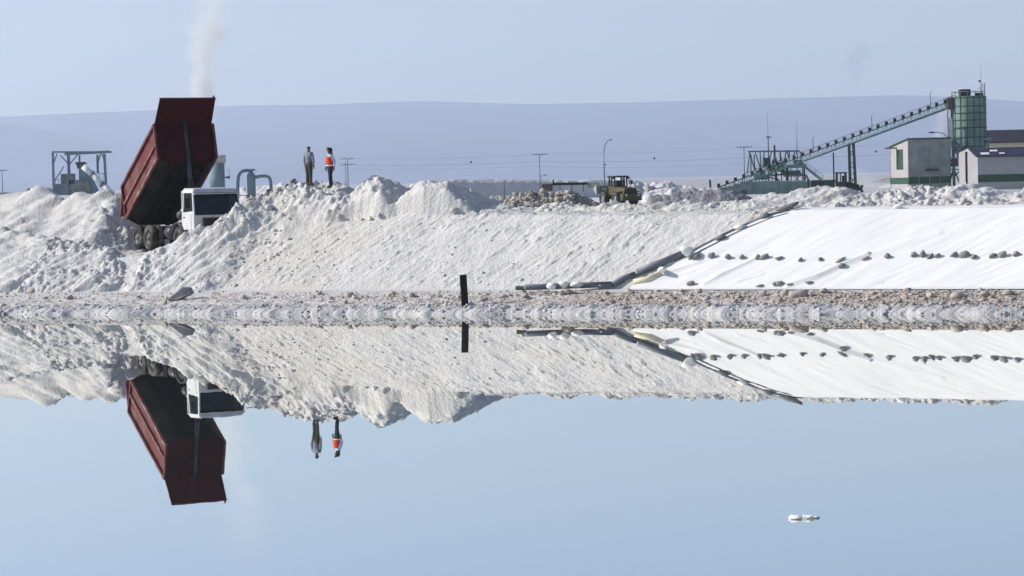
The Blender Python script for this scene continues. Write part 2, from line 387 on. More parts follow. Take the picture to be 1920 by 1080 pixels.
# ------------------------------------------------------------------ rocks
def rock_templates(n, sub=1, seed=3):
    out = []
    r = np.random.default_rng(seed)
    for k in range(n):
        bm = bmesh.new(); bmesh.ops.create_icosphere(bm, subdivisions=sub, radius=1)
        V = np.array([v.co[:] for v in bm.verts]); Fc = np.array([[v.index for v in f.verts] for f in bm.faces]); bm.free()
        V *= (1 + r.uniform(-.28, .28, (len(V), 1)))
        for _ in range(3):                                                             # chop flat faces
            d = r.normal(size=3); d /= np.linalg.norm(d); q = V @ d; c = r.uniform(.45, .8); V -= np.outer(np.maximum(q - c, 0), d)
        out.append((V, Fc))
    return out
TPL = rock_templates(10, 1); TPL_BIG = rock_templates(10, 2, 9)
def scatter(name, label, m, pos, scl, tint, tpl=TPL, flat=(.6, .95)):
    n = len(pos); VV = []; FF = []; CC = []; base = 0
    for k in range(n):
        V, Fc = tpl[k % len(tpl)]
        a = rng.uniform(0, 6.28); ca, sa = math.cos(a), math.sin(a)
        sx, sy, sz = scl[k] * rng.uniform(.75, 1.35), scl[k] * rng.uniform(.75, 1.2), scl[k] * rng.uniform(*flat)
        x = V[:, 0] * sx; y = V[:, 1] * sy; z = V[:, 2] * sz
        tl = rng.uniform(-.5, .5); z2 = z * math.cos(tl) + x * math.sin(tl); x = x * math.cos(tl) - z * math.sin(tl)
        W = np.stack([x * ca - y * sa, x * sa + y * ca, z2], 1) + pos[k]
        VV.append(W); FF.append(Fc + base); base += len(V); CC.append(np.repeat(np.append(tint[k], 1)[None], len(V), 0))
    V = np.concatenate(VV); Fq = np.concatenate(FF); Cc = np.concatenate(CC)
    me = bpy.data.meshes.new(name); me.vertices.add(len(V)); me.vertices.foreach_set('co', V.ravel())
    nf = len(Fq); me.loops.add(nf * 3); me.loops.foreach_set('vertex_index', Fq.ravel().astype(np.int32))
    me.polygons.add(nf); me.polygons.foreach_set('loop_start', np.arange(0, nf * 3, 3, dtype=np.int32)); me.update(calc_edges=True)
    ca = me.color_attributes.new('tint', 'FLOAT_COLOR', 'POINT'); ca.data.foreach_set('color', Cc.ravel())
    o = link(name, me, m); tag(o, label, None, None, 'stuff'); return o
def sample(n, s0, s1, t0, t1, keep):
    s = rng.uniform(s0, s1, n); t = rng.uniform(t0, t1, n); h, ci = height(s, t)
    k = keep(s, t, ci); s, t, h = s[k], t[k], h[k]; x, y = st2xy(s, t)
    return np.stack([x, y, h], 1), s, t
# shore strip gravel
P, s_, t_ = sample(26000, -27, 23, .45, 5.2, lambda s, t, c: (c == 0) & (t < toe(s) - .5 - .15 * np.sin(s * 3)) & (rng.uniform(size=len(s)) < np.clip(.45 + .040 * s + .45 * fbm(s * .3, t * .7, 8, 2), .12, 1)))
sz = np.clip(.028 + .032 * rng.pareto(2.9, len(P)), .025, .17)
tn = np.stack([rng.uniform(.72, 1.12, len(P))] * 3, 1); wm = rng.uniform(0, 1, len(P)) ** 2
tn[:, 1] *= 1 - .07 * wm; tn[:, 2] *= 1 - .15 * wm; tn *= np.interp(s_, [-20, 0, 18], [1.3, 1.1, .95])[:, None]
scatter('rubble', 'grey and pinkish rubble covering the strip above the waterline', M['rubble'], P, sz, tn)
# white crust lumps at the very edge
P, s_, t_ = sample(5000, -27, 23, -.1, .85, lambda s, t, c: height(s, t)[0] > .03)
sz = np.clip(.022 + .024 * rng.pareto(2.6, len(P)), .02, .12); P[:, 2] -= .02
tn = np.ones((len(P), 3)) * rng.uniform(.6, .95, (len(P), 1)); tn[:, 2] *= 1.04
scatter('salt_crust_lumps', 'pale salt crust lumps along the waterline', M['salt_lump'], P, sz, tn)
# lumps on the piles
def piled(s, t, c): return (c > 0) & (rng.uniform(size=len(s)) < np.clip(.35 + 1.1 * fbm(s * .33, t * .5, 87, 3), .08, 1) * np.where(c >= 6, .35, np.where(c >= 3, .4, .9)))
P, s_, t_ = sample(34000, -27, 23, 4.5, 17, piled)
sz = np.clip(.022 + .030 * rng.pareto(2.3, len(P)), .02, .24)
tn = np.ones((len(P), 3)) * rng.uniform(.82, 1.08, (len(P), 1))
scatter('salt_lumps', 'loose salt lumps strewn over the piles', M['salt_lump'], P, sz, tn, flat=(.5, .9))
# sparse lumps on the smooth slope and along its foot
P, s_, t_ = sample(2600, -27, 14, 4.3, 9.5, lambda s, t, c: (c == 0) & (s < s_edge(t) - .5) & (t > toe(s) + .1) & (rng.uniform(size=len(s)) < np.clip(.25 + .5 * fbm(s * .4, t * .4, 17, 2) + np.clip((-4 - s) * .08, 0, .6), .05, 1)))
sz = np.clip(.022 + .03 * rng.pareto(3, len(P)), .02, .12)
tn = np.ones((len(P), 3)) * rng.uniform(.8, 1.03, (len(P), 1))
scatter('slope_lumps', 'small crumbs of salt on the smooth bank slope', M['salt_lump'], P, sz, tn, flat=(.4, .8))
def big_rock(name, label, cat, loc, dims, m, rz=0, tilt=0, group=None, seed=0):
    V, Fc = TPL_BIG[seed % len(TPL_BIG)]
    me = bpy.data.meshes.new(name); me.from_pydata([tuple(v) for v in V * np.array(dims) / 2], [], [tuple(map(int, f)) for f in Fc])
    ca = me.color_attributes.new('tint', 'FLOAT_COLOR', 'POINT'); ca.data.foreach_set('color', np.ones(len(V) * 4))
    o = link(name, me, m, None, True); o.location = loc; o.rotation_euler = (0, tilt, rz)
    return tag(o, label, cat, group)
# boulders in the shore strip
BLAB = ['boulder in the shore rubble straight below the white sandbags', 'boulder in the shore rubble below the bend of the dark pipe', 'boulder in the shore rubble below the cream roll under the pipe', 'boulder in the shore rubble just below the lone stone of the sheet', 'boulder in the shore rubble below the two touching stones', 'largest smooth pale boulder in the shore rubble, below the crease', 'boulder in the shore rubble just beside the largest pale boulder', "boulder in the shore rubble under the stone at the crease's upper end", 'boulder in the shore rubble below the group of four stones on the sheet', 'wide brownish boulder in the rubble below the largest slanting stone', 'boulder in the rubble beside the wide brownish boulder', 'wide boulder in the pale shore strip, first from the post towards the truck', 'boulder on the upper edge of the shore strip, second from the post towards the truck', 'boulder in the shore strip below the orange-vested worker', 'boulder in the shore strip below the man in the grey shirt', 'boulder in the shore rubble just past the foot of the black post', 'boulder in the shore rubble right below the open end of the pipe', 'boulder low in the shore rubble below the thick part of the pipe', 'small boulder low in the rubble between the crease and the four stones', 'boulder in the shore rubble closest to the picture edge under the last stones', 'boulder in the shore strip in front of the low rough salt pile', 'boulder in the shore strip just past the tilted slab towards the workers', 'boulder on the upper edge of the shore strip at the far end from the pipe']
for k, (u, v, sz_) in enumerate([(1063, 551, .42), (1135, 552, .30), (1178, 548, .3), (1310, 548, .3), (1432, 553, .4), (1497, 556, .62), (1545, 549, .35), (1640, 552, .3), (1745, 556, .35), (1795, 558, .5), (1845, 556, .42),
                                 (770, 558, .42), (735, 552, .3), (655, 556, .38), (600, 552, .3), (905, 565, .35), (985, 558, .3), (1218, 560, .34), (1698, 560, .3), (1890, 552, .38), (130, 560, .32), (455, 560, .3), (60, 548, .3)]):
    p, s, t, h = hit(u, v)
    big_rock('boulder', BLAB[k], 'boulder', (p[0], p[1], h + sz_ * .12), (sz_ * 1.2, sz_, sz_ * .8), M['rubble'], k * 1.3, 0, 'boulders in the shore rubble', k)
p, s, t, h = hit(340, 562)
mb = MB(); mb.prism([(-.62, -.1, 0), (-.1, -.15, .02), (.42, -.1, .28), (.30, -.08, .52), (.08, -.06, .56), (-.45, -.06, .12)], (.12, .42, 0))
o = single(mb, 'salt_slab', 'grey tilted slab of salt crust sticking up from the shore strip', 'slab', M['grey_earth'], (p[0], p[1], h - .02), bevel=.02)
p, s, t, h = hit(309, 571); big_rock('stone', 'small brownish upright stone beside the tilted slab', 'stone', (p[0], p[1], h + .08), (.22, .2, .34), M['rubble'], .4, .2, None, 4)
for (u, v, lb) in ((694, 413, 'larger salt boulder loose on the bank brow below the heaps'), (711, 408, 'smaller salt boulder behind the larger one on the bank brow'), (636, 411, 'salt boulder on the bank brow under the pointed heap')):
    p, s, t, h = hit(u, v); big_rock('salt_boulder', lb, 'boulder', (p[0], p[1], h + .08), (.30, .26, .24), M['salt_lump'], u, .2, None, u)

# ------------------------------------------------------------------ liner sheet over the bank
def liner_h(s, t):
    h, _ = None, None
    zc = np.interp(s, CR_S, CR_Z); sl = ZT + (t - toe(s)) * .86
    h = np.where(t < toe(s), ZT, np.minimum(sl, zc)); h = np.where(t > toe(s), h - .12 * np.exp(-((sl - zc) / .5) ** 2), h)
    wr = .015 * aniso(s, t, .55, 2.6, .34, 61, 3) + .014 * aniso(s, t, .42, 1.5, .14, 63, 2) * np.clip(fbm(s * .5, t * .5, 64, 2) + .3, 0, 1) + .05 * fbm(s * .35, t * .35, 65, 2)
    ft = np.clip((t - toe(s) + .35) / .5, 0, 1)
    return h + .012 + ft * (.045 + wr)
def fold(s, t, pts, amp, wd):
    d = np.full(s.shape, 9e9)
    for a, b in zip(pts[:-1], pts[1:]):
        ax, ay = a; bx, by = b; L2 = (bx - ax) ** 2 + (by - ay) ** 2
        q = np.clip(((s - ax) * (bx - ax) + (t - ay) * (by - ay)) / L2, 0, 1)
        d = np.minimum(d, (s - ax - q * (bx - ax)) ** 2 + (t - ay - q * (by - ay)) ** 2)
    return amp * np.exp(-d / wd ** 2)
FOLDS = []
for pts, amp, wd in (([(1475, 541), (1530, 525), (1580, 501), (1628, 483)], .13, .07), ([(1628, 483), (1690, 462), (1760, 440)], .035, .15), ([(1320, 536), (1360, 516), (1418, 487)], .07, .055),
                     ([(1345, 522), (1385, 500), (1415, 486)], .04, .04), ([(1215, 523), (1262, 510), (1312, 494)], .05, .05), ([(1200, 533), (1250, 521), (1300, 512)], .03, .05), ([(1380, 531), (1430, 516)], .03, .05)):
    FOLDS.append(([hit(u, v)[1:3] for u, v in pts], amp, wd))
tl = np.arange(3.2, 10.2, .055); NB = 560
Sl = np.zeros((NB, len(tl))); Tl = np.zeros_like(Sl)
tcr = lambda s: toe(s) + (np.interp(s, CR_S, CR_Z) - ZT) / .86
for j, t in enumerate(tl):
    tt = min(t, 8.4)
    e0 = float(s_edge(max(tt, 4.2))) + (.05 * math.sin(t * 5)) + (0 if t < 8.4 else (t - 8.4) * .5)
    Sl[:, j] = np.concatenate([np.linspace(e0, 23.5, NB - 12)[:-1], np.linspace(23.5, 60, 13)])
    Tl[:, j] = t
lo = toe(Sl) - .35; hi_ = tcr(Sl) + .75
Tl = lo + (Tl - tl[0]) / (tl[-1] - tl[0]) * (hi_ - lo)
Sl0 = s_edge(np.clip(Tl, 4.2, 8.6))
fr = (Sl - Sl[0:1]) / (Sl[-1:] - Sl[0:1]); Sl = Sl0[0:1] + fr * (60 - Sl0[0:1])
Hl = liner_h(Sl, Tl)
for pts, amp, wd in FOLDS: Hl = Hl + fold(Sl, Tl, pts, amp, wd)
edge = np.minimum(1, (Sl - Sl[0:1]) / .25); Hl = Hl - (1 - edge) * .0
Xl, Yl = st2xy(Sl, Tl); V = np.stack([Xl.ravel(), Yl.ravel(), Hl.ravel()], 1)
nl = len(tl); me = bpy.data.meshes.new('liner_sheet')
me.from_pydata([tuple(p) for p in V], [], [(i * nl + j, (i + 1) * nl + j, (i + 1) * nl + j + 1, i * nl + j + 1) for i in range(NB - 1) for j in range(nl - 1)])
o = link('liner_sheet', me, M['liner'], None, True); tag(o, 'white geotextile sheet pulled over the bank and weighted with stones', 'liner sheet')
sm = o.modifiers.new('thick', 'SOLIDIFY'); sm.thickness = .03; sm.offset = -1
def on_liner(u, v):
    d = ray(u, v); Ds = np.arange(84, 125, .02); Pp = CAM[None] + d[None] * (Ds / d[1])[:, None]
    s, t = xy2st(Pp[:, 0], Pp[:, 1]); h = liner_h(s, t) * (t > 3) - 5 * (t <= 3)
    i = np.argmax(Pp[:, 2] <= h); return Pp[i], float(s[i]), float(t[i]), float(h[i])
# weights on the sheet
ROW = [(1306, 484, .34, .25), (1334, 482, .34, .26), (1365, 483, .32, .22), (1391, 483, .28, .22), (1420, 484, .36, .20), (1433, 484, .42, .26), (1460, 486, .34, .16), (1500, 488, .26, .18), (1539, 487, .24, .17),
       (1576, 488, .52, .15), (1578, 501, .30, .24), (1622, 485, .36, .12), (1664, 482, .32, .22), (1713, 479, .32, .24), (1730, 480, .34, .30), (1744, 482, .34, .18), (1757, 481, .28, .18), (1788, 480, .38, .26),
       (1810, 480, .52, .32), (1826, 483, .28, .20), (1861, 481, .32, .20), (1879, 480, .40, .26), (1905, 478, .34, .20)]
ORD = ['first', 'second', 'third', 'fourth', 'fifth', 'sixth', 'seventh', 'eighth', 'ninth', 'tenth', 'eleventh', 'twelfth', 'thirteenth', 'fourteenth', 'fifteenth', 'sixteenth', 'seventeenth', 'eighteenth', 'nineteenth', 'twentieth', 'twenty-first', 'twenty-second', 'twenty-third']
SPECIAL = {9: 'long thin slanting stone in the row weighting the white sheet', 10: 'stone on the crease of the white sheet just below the stone row', 11: 'flat stone at the upper end of the dark crease in the sheet', 18: 'largest slanting stone in the row on the white sheet'}
for k, (u, v, L, hh) in enumerate(ROW):
    p, s, t, h = on_liner(u, v + 2)
    lb = SPECIAL.get(k, '%s grey stone in the row weighting the white sheet, counted from the dark pipe' % ORD[k])
    mb = MB(); rr = random.Random(k)
    big_rock('weight_stone', lb, 'stone', (p[0], p[1], h + hh * .35), (L * .95, .2, hh * .95), M['stone'], -.25 + rr.uniform(-.3, .3), -.45 + rr.uniform(-.2, .25), 'stones weighting the white sheet', k)
for u, v, L, hh, lb in [(1295, 534, .34, .20, 'lone grey stone at the foot of the white sheet near the pipe'), (1424, 536, .42, .06, 'flat dark slab at the foot of the sheet, nearest the lone stone'),
                        (1452, 535, .2, .14, 'smaller of two touching stones at the foot of the sheet'), (1461, 534, .34, .17, 'larger of two touching stones at the foot of the sheet'), (1481, 534, .34, .08, 'flat dark slab beside the crease at the foot of the sheet'),
                        (1516, 531, .3, .10, 'thin stone lying on the lower end of the dark crease')]:
    p, s, t, h = on_liner(u, v + 1); big_rock('weight_stone', lb, 'stone', (p[0], p[1], h + hh * .4), (L, .22, hh * 1.2), M['stone'], -.2, -.1, 'stones weighting the white sheet', u)
p, s, t, h = on_liner(1684, 391); big_rock('salt_chunk', 'white salt chunk at the top edge of the white sheet', 'salt chunk', (p[0], p[1], h + .08), (.36, .25, .28), M['pale_stone'], 0, 0, None, 5)

# ------------------------------------------------------------------ pipe along the sheet's edge
def slope_pt(u, v, lift):
    p, s, t, h = hit(u, v); return Vector((p[0], p[1], h + lift))
t0 = thing('drain_pipe', 'dark grey flexible pipe running from the toe strip up along the white sheet', 'pipe', slope_pt(975, 545, 0))
L0 = t0.location
def toe_pt(u, v, lift):   # on the levelled strip: through the measured point at the strip's height
    d = ray(u, v); D = (ZT + lift - CAMZ) / d[2] * d[1]; q = CAM + d * D / d[1]; return Vector(q)
seg = [[toe_pt(984, 539, .16), toe_pt(1035, 537, .16), toe_pt(1090, 535, .17), toe_pt(1148, 533, .2)],
       [toe_pt(1148, 533, .2), slope_pt(1172, 526, .10), slope_pt(1192, 519, .10)],
       [slope_pt(1194, 518, .14), slope_pt(1235, 501, .14), slope_pt(1279, 483, .13)]]
for pts, r in zip(seg, (.12, .12, .148)):
    MB().path([p - L0 for p in pts], r, 12).build('pipe_section', M['pipe'], t0, True)
MB().tube(toe_pt(968, 540, .12) - L0, toe_pt(985, 540, .12) - L0, .085, .085, 10).build('pipe_end', M['pipe_end'], t0)
mb = MB().path([Vector(on_liner(u, v)[0]) + Vector((0, 0, .06)) - L0 for u, v in ((1188, 531), (1212, 527), (1238, 517))], [.10, .13, .10], 8)
o = mb.build('liner_roll', M['cream'], t0, True)
t1 = thing('sheet_edge_roll', 'thin grey rolled edge of the white sheet climbing to the crest', 'sheet edge', slope_pt(1283, 487, .0)); L1 = t1.location
e_pts = [(1283, 486), (1305, 470), (1330, 457), (1360, 441), (1385, 429), (1412, 418), (1440, 407), (1470, 398), (1500, 391)]
MB().path([slope_pt(u, v, .06) - L1 for u, v in e_pts], [.05, .06, .045, .05, .04, .035, .035, .03, .02], 7).build('roll', M['tarp'], t1, True)
MB().path([slope_pt(u + 8, v + 5, .09) - L1 for u, v in e_pts[:-1]], [.02, .02, .018, .018, .015, .015, .015, .012], 5).build('seam_cord', M['steel_dark'], t1, True)
for (u, v, L, H_, lb) in [(1033, 540, .42, .22, 'first white sandbag on the flat pipe from its open end'), (1056, 539, .38, .26, 'second white sandbag on the flat pipe from its open end'), (1080, 537, .5, .2, 'widest white sandbag on the flat pipe'),
                      (1124, 536, .46, .13, 'flattest white sandbag where the pipe starts to rise'), (1286, 483, .55, .36, 'bulging white sandbag at the upper end of the thick pipe'), (1240, 513, .34, .2, 'small pale sandbag under the thick pipe on the slope')]:
    q = slope_pt(u, v, 0) if u > 1200 else toe_pt(u, v - 1.5, .16) + Vector((0, -.08, -.12))
    big_rock('sandbag', lb, 'sandbag', q + Vector((0, -.10 if u < 1200 else -.22, H_ * .5 + .06)), (L, .50, H_ * 1.35), M['bag'], .1, 0, 'sandbags holding the pipe', int(u))
for (u, v, L, H_, m_, lb) in [(1206, 526, .34, .24, 'tarp', 'dark round stone beside the thick pipe on the slope'), (1350, 450, .46, .24, 'tarp', 'lowest of the grey tarpaulin bundles on the rolled sheet edge'), (1386, 431, .44, .24, 'bag', 'pale bundle halfway up the rolled sheet edge'),
                          (1433, 409, .52, .28, 'tarp', 'rounded grey bundle near the top of the rolled sheet edge'), (1476, 397, .95, .3, 'tarp', 'long dark tarpaulin bundle at the crest end of the sheet edge')]:
    big_rock('bundle', lb, 'bundle', slope_pt(u, v, H_ * .3), (L, .3, H_), M[m_], -.3, -.35, None, int(u))

# ------------------------------------------------------------------ marker post
p, s, t, h = hit(872, 572)
b_ = pt(872, 573, p[1]); top_ = pt(868, 515, p[1] - .02)
mb = MB(); mb.bar((0, 0, -.1), Vector(top_) - Vector(b_), .275, .1)
o = single(mb, 'marker_post', 'black flat marker post leaning slightly at the shoreline', 'post', M['black'], Vector(b_), bevel=.006)

# ------------------------------------------------------------------ water, plain, mountains, haze
mw = bpy.data.materials.new('water'); mw.use_nodes = True; n = mw.node_tree; b = n.nodes['Principled BSDF']
b = n.nodes.new('ShaderNodeBsdfDiffuse'); b.inputs['Color'].default_value = (.10, .14, .15, 1)
gl = n.nodes.new('ShaderNodeBsdfGlossy'); gl.inputs['Roughness'].default_value = 0.0; gl.inputs['Color'].default_value = (.985, .98, .945, 1)
mxs = n.nodes.new('ShaderNodeMixShader'); mxs.inputs[0].default_value = .955; n.links.new(b.outputs[0], mxs.inputs[1]); n.links.new(gl.outputs[0], mxs.inputs[2])
n.links.new(mxs.outputs[0], n.nodes['Material Output'].inputs['Surface'])
tc = n.nodes.new('ShaderNodeNewGeometry'); mp = n.nodes.new('ShaderNodeMapping'); mp.inputs['Scale'].default_value = (1.2, .35, 1)
nz = n.nodes.new('ShaderNodeTexNoise'); nz.inputs['Scale'].default_value = 1.1; nz.inputs['Detail'].default_value = 3
bp = n.nodes.new('ShaderNodeBump'); bp.inputs['Distance'].default_value = .0005; bp.inputs['Strength'].default_value = 1
n.links.new(tc.outputs['Position'], mp.inputs[0]); n.links.new(mp.outputs[0], nz.inputs['Vector']); n.links.new(nz.outputs[0], bp.inputs['Height']); n.links.new(bp.outputs[0], gl.inputs['Normal'])
pm = M['plain'].node_tree; pb = pm.nodes['Principled BSDF']; pc = pb.inputs['Base Color'].links[0].from_socket
pg = pm.nodes.new('ShaderNodeNewGeometry'); ps = pm.nodes.new('ShaderNodeSeparateXYZ'); pm.links.new(pg.outputs['Position'], ps.inputs[0])
pr = pm.nodes.new('ShaderNodeMapRange'); pr.inputs[1].default_value = 640; pr.inputs[2].default_value = 900; pm.links.new(ps.outputs[1], pr.inputs[0])   # salt works end here; soil beyond painted bluish grey for distance haze
px_ = pm.nodes.new('ShaderNodeMix'); px_.data_type = 'RGBA'; px_.inputs[7].default_value = (.33, .33, .35, 1); pm.links.new(pr.outputs[0], px_.inputs[0]); pm.links.new(pc, px_.inputs[6]); pm.links.new(px_.outputs[2], pb.inputs['Base Color'])
def quad_st(name, s0, s1, t0, t1, z, m, kind='structure', label=None):
    vs = [(*st2xy(a, c), z) for a, c in ((s0, t0), (s1, t0), (s1, t1), (s0, t1))]
    me = bpy.data.meshes.new(name); me.from_pydata(vs, [], [(0, 1, 2, 3)]); o = link(name, me, m); tag(o, label, None, None, kind); return o
quad_st('water', -900, 900, -400, 3.0, 0.0, mw, label='still brine pond mirroring the bank and the sky')
quad_st('salt_plain', -30000, 30000, 12.5, 26000, 1.95, M['plain'], label='flat white salt plain reaching the mountains')
def range_mesh(name, label, D, prof, depth, amp, seed):
    us = np.arange(-9000, 11000, 40.); pv = np.interp(us, [p[0] for p in prof], [p[1] for p in prof])
    pv = pv + amp * fbm(us / 260., us * 0, seed, 5)
    rows = 16; V = []
    for i, (u, v) in enumerate(zip(us, pv)):
        T = pt(u, v, D)
        for j in range(rows):
            f = j / (rows - 1); q = T.copy(); q[1] = D - depth * (1 - f); hgt = max(T[2], 5.) * (f ** 1.15)
            hgt *= 1 + .22 * (1 - f) * float(fbm(np.array([u / 90. + .4 * j]), np.array([j * .5]), seed + 5, 4)[0]); q[0] = T[0] * (q[1] / D)
            V.append((q[0], q[1], max(hgt, -3 if j == 0 else 1)))
    fs = [(i * rows + j, (i + 1) * rows + j, (i + 1) * rows + j + 1, i * rows + j + 1) for i in range(len(us) - 1) for j in range(rows - 1)]
    me = bpy.data.meshes.new(name); me.from_pydata(V, [], fs); o = link(name, me, M['mountain'], None, True); tag(o, label, None, None, 'structure')
range_mesh('mountains', 'long flat-topped mountain range faded by haze, with more of its blue painted in', 15500, [(-9000, 260), (-2000, 235), (-400, 222), (0, 218), (130, 213), (300, 207), (420, 200), (600, 196), (800, 190), (900, 193), (1000, 196), (1200, 193), (1400, 186), (1600, 179), (1700, 177), (1800, 182), (1920, 191), (2300, 200), (5000, 200), (11000, 170)], 5200, 1.6, 3)
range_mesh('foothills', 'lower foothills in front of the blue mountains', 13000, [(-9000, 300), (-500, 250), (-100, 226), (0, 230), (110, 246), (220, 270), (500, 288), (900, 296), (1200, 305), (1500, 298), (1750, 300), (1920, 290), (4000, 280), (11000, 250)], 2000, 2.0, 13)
hm = bpy.data.materials.new('haze'); hm.use_nodes = True; n = hm.node_tree; n.nodes.clear()
om = n.nodes.new('ShaderNodeOutputMaterial'); pv_ = n.nodes.new('ShaderNodeVolumePrincipled')
pv_.inputs['Color'].default_value = (.72, .815, .975, 1); pv_.inputs['Density'].default_value = 1.0e-4; pv_.inputs['Anisotropy'].default_value = .35
n.links.new(pv_.outputs[0], om.inputs['Volume'])
o = MB().b2((-13000, -700, -1.9), (13000, 17500, 760)).build('haze', hm); tag(o, 'thin blue haze over the salt flat', None, None, 'stuff')

# ------------------------------------------------------------------ dump truck
TH = R_(30.0)
fwd = np.array([math.sin(TH), -math.cos(TH), 0]); lft = np.array([math.cos(TH), math.sin(TH), 0])
nh = pt(267, 446, 119.5); root = nh + 1.25 * lft; root[2] = nh[2] - .575
tr = thing('dump_truck', 'white cabbed dump truck with its dark red body raised, tipping salt', 'dump truck', root, math.atan2(fwd[1], fwd[0])); tr.scale = (1.017,) * 3
def wheel(x, y, r, wd, dual=False):
    sgn = 1 if y > 0 else -1
    mb = MB(); mb.lathe([(r * .55, -wd / 2), (r * .9, -wd / 2), (r, -wd * .3), (r, wd * .3), (r * .9, wd / 2), (r * .55, wd / 2)], 'Y', (x, y, r), 28)
    if dual: mb.lathe([(r * .55, -wd / 2), (r * .9, -wd / 2), (r, -wd * .3), (r, wd * .3), (r * .9, wd / 2), (r * .55, wd / 2)], 'Y', (x, y - sgn * wd * 1.15, r), 28)
    wo = mb.build('wheel', M['tyre'], tr, True)
    q = sgn * wd * .5
    mb = MB().lathe([(r * .58, q * .9), (r * .56, q * .75), (r * .42, q * .3), (r * .22, q * .45), (r * .18, q * 1.05), (.001, q * 1.05)], 'Y', (x, y, r), 24)
    mb.lathe([(r * .60, q * .2), (r * .60, q * .98), (r * .55, q * .98), (r * .55, q * .2)], 'Y', (x, y, r), 24)
    mb.build('rim', M['rim'], wo, True)
    return wo
for x in (-.70, .70):
    for y in (-1.1, 1.1): wheel(x, y, .585, .30, True)
for y in (-1.08, 1.08): wheel(4.25, y, .56, .30)
mb = MB()
for y in (-.42, .42): mb.b2((-1.9, y - .06, .78), (5.6, y + .06, 1.06))
for x in (-1.85, -.7, .7, 2.0, 3.2, 4.25, 5.5): mb.b2((x - .07, -.36, .82), (x + .07, .36, 1.02))
for x in (-.7, .7, 4.25): mb.tube((x, -1.0, .56), (x, 1.0, .56), .09)
mb.build('chassis', M['undercar'], tr)
mb = MB(); mb.b2((1.95, -1.2, .55), (2.45, -.55, 1.12)); mb.build('tool_box', M['undercar'], tr, bevel=.04)
mb = MB(); mb.tube((2.55, -.9, .83), (3.25, -.9, .83), .30, .30, 16); mb.build('fuel_tank', M['steel_dark'], tr, True)
mb = MB(); mb.tube((2.0, .9, .83), (3.25, .9, .83), .30, .30, 16); mb.build('fuel_tank', M['steel_dark'], tr, True)
# mudguards over the front wheels
for sg_ in (-1, 1):
    mb = MB(); arc = [(4.25 + .74 * math.cos(a), .56 + .74 * math.sin(a)) for a in np.linspace(R_(5), R_(185), 11)]
    arc2 = [(4.25 + .68 * math.cos(a), .56 + .68 * math.sin(a)) for a in np.linspace(R_(185), R_(5), 11)]
    y0 = sg_ * .85; mb.prism([(a, y0, c) for a, c in arc + arc2], (0, sg_ * .42, 0)); mb.build('mudguard', M['steel_dark'], tr, True)
# cab, built of panels so that the openings are real
XB, XF, CW = 4.62, 6.02, 1.16
cab = MB()
cab.hexa([(XB, -CW, .95), (XF, -CW, .95), (XF, CW, .95), (XB, CW, .95)], [(XB, -CW, 1.62), (XF + .02, -CW, 1.62), (XF + .02, CW, 1.62), (XB, CW, 1.62)])
cab.b2((XB, -CW, 1.62), (XB + .07, CW, 2.62))
for sg_ in (-1, 1):
    y0, y1 = sg_ * (CW - .07), sg_ * CW
    def pillar(xa, xb, xc, xd): cab.hexa([(xa, y0, 1.62), (xb, y0, 1.62), (xb, y1, 1.62), (xa, y1, 1.62)], [(xc, y0 * .95, 2.62), (xd, y0 * .95, 2.62), (xd, y1 * .95, 2.62), (xc, y1 * .95, 2.62)])
    pillar(XB, XB + .16, XB + .02, XB + .18); pillar(XF - .12, XF + .02, XF - .32, XF - .2)
    cab.hexa([(XB + .16, y0, 1.62), (XF - .12, y0, 1.62), (XF - .12, y1, 1.62), (XB + .16, y1, 1.62)], [(XB + .16, y0, 1.74), (XF - .12, y0, 1.80), (XF - .12, y1, 1.80), (XB + .16, y1, 1.74)])
cabo = cab.build('cab', M['white_paint'], tr, bevel=.025)
mb = MB(); mb.hexa([(XB - .05, -CW + .01, 2.6), (XF - .12, -CW + .01, 2.6), (XF - .12, CW - .01, 2.6), (XB - .05, CW - .01, 2.6)], [(XB, -CW + .14, 2.83), (XF - .3, -CW + .14, 2.80), (XF - .3, CW - .14, 2.80), (XB, CW - .14, 2.83)])
mb.build('roof', M['white_paint'], tr, bevel=.05)
mb = MB(); mb.b2((XF - .16, -CW + .06, 2.54), (XF + .06, CW - .06, 2.58)); mb.build('sun_visor', M['white_paint'], tr, bevel=.01)
mb = MB(); mb.hexa([(XF + .01, -CW + .07, 1.66), (XF + .01, CW - .07, 1.66), (XF + .025, CW - .07, 1.66), (XF + .025, -CW + .07, 1.66)], [(XF - .235, -CW + .14, 2.60), (XF - .235, CW - .14, 2.60), (XF - .22, CW - .14, 2.60), (XF - .22, -CW + .14, 2.60)])
mb.build('windscreen', M['glass'], cabo)
for sg_ in (-1, 1):
    yy = sg_ * (CW - .035); mb = MB()
    mb.hexa([(XB + .14, yy, 1.72), (XF - .10, yy, 1.78), (XF - .10, yy + .01, 1.78), (XB + .14, yy + .01, 1.72)], [(XB + .17, yy * .955, 2.6), (XF - .29, yy * .955, 2.6), (XF - .29, yy * .955 + .01, 2.6), (XB + .17, yy * .955 + .01, 2.6)])
    mb.build('side_window', M['glass'], cabo)
    mb = MB(); mb.b2((XB + .2, sg_ * CW, .98), (XF - .3, sg_ * (CW + .015), 1.66)); d_ = mb.build('door', M['white_paint'], cabo, bevel=.01)
mb = MB(); mb.b2((XB + .25, -CW - .05, 1.50), (XB + .42, -CW - .016, 1.54)); mb.build('door_handle', M['steel_dark'], cabo)
mb = MB()
for k in range(3): mb.b2((XF + .022, -.62, 1.16 + k * .1), (XF + .045, .62, 1.215 + k * .1))
mb.build('grille', M['black'], cabo)
mb = MB(); mb.b2((XF - .2, -CW - .02, .62), (XF + .16, CW + .02, .93)); mb.build('bumper', M['white_paint'], tr, bevel=.04)
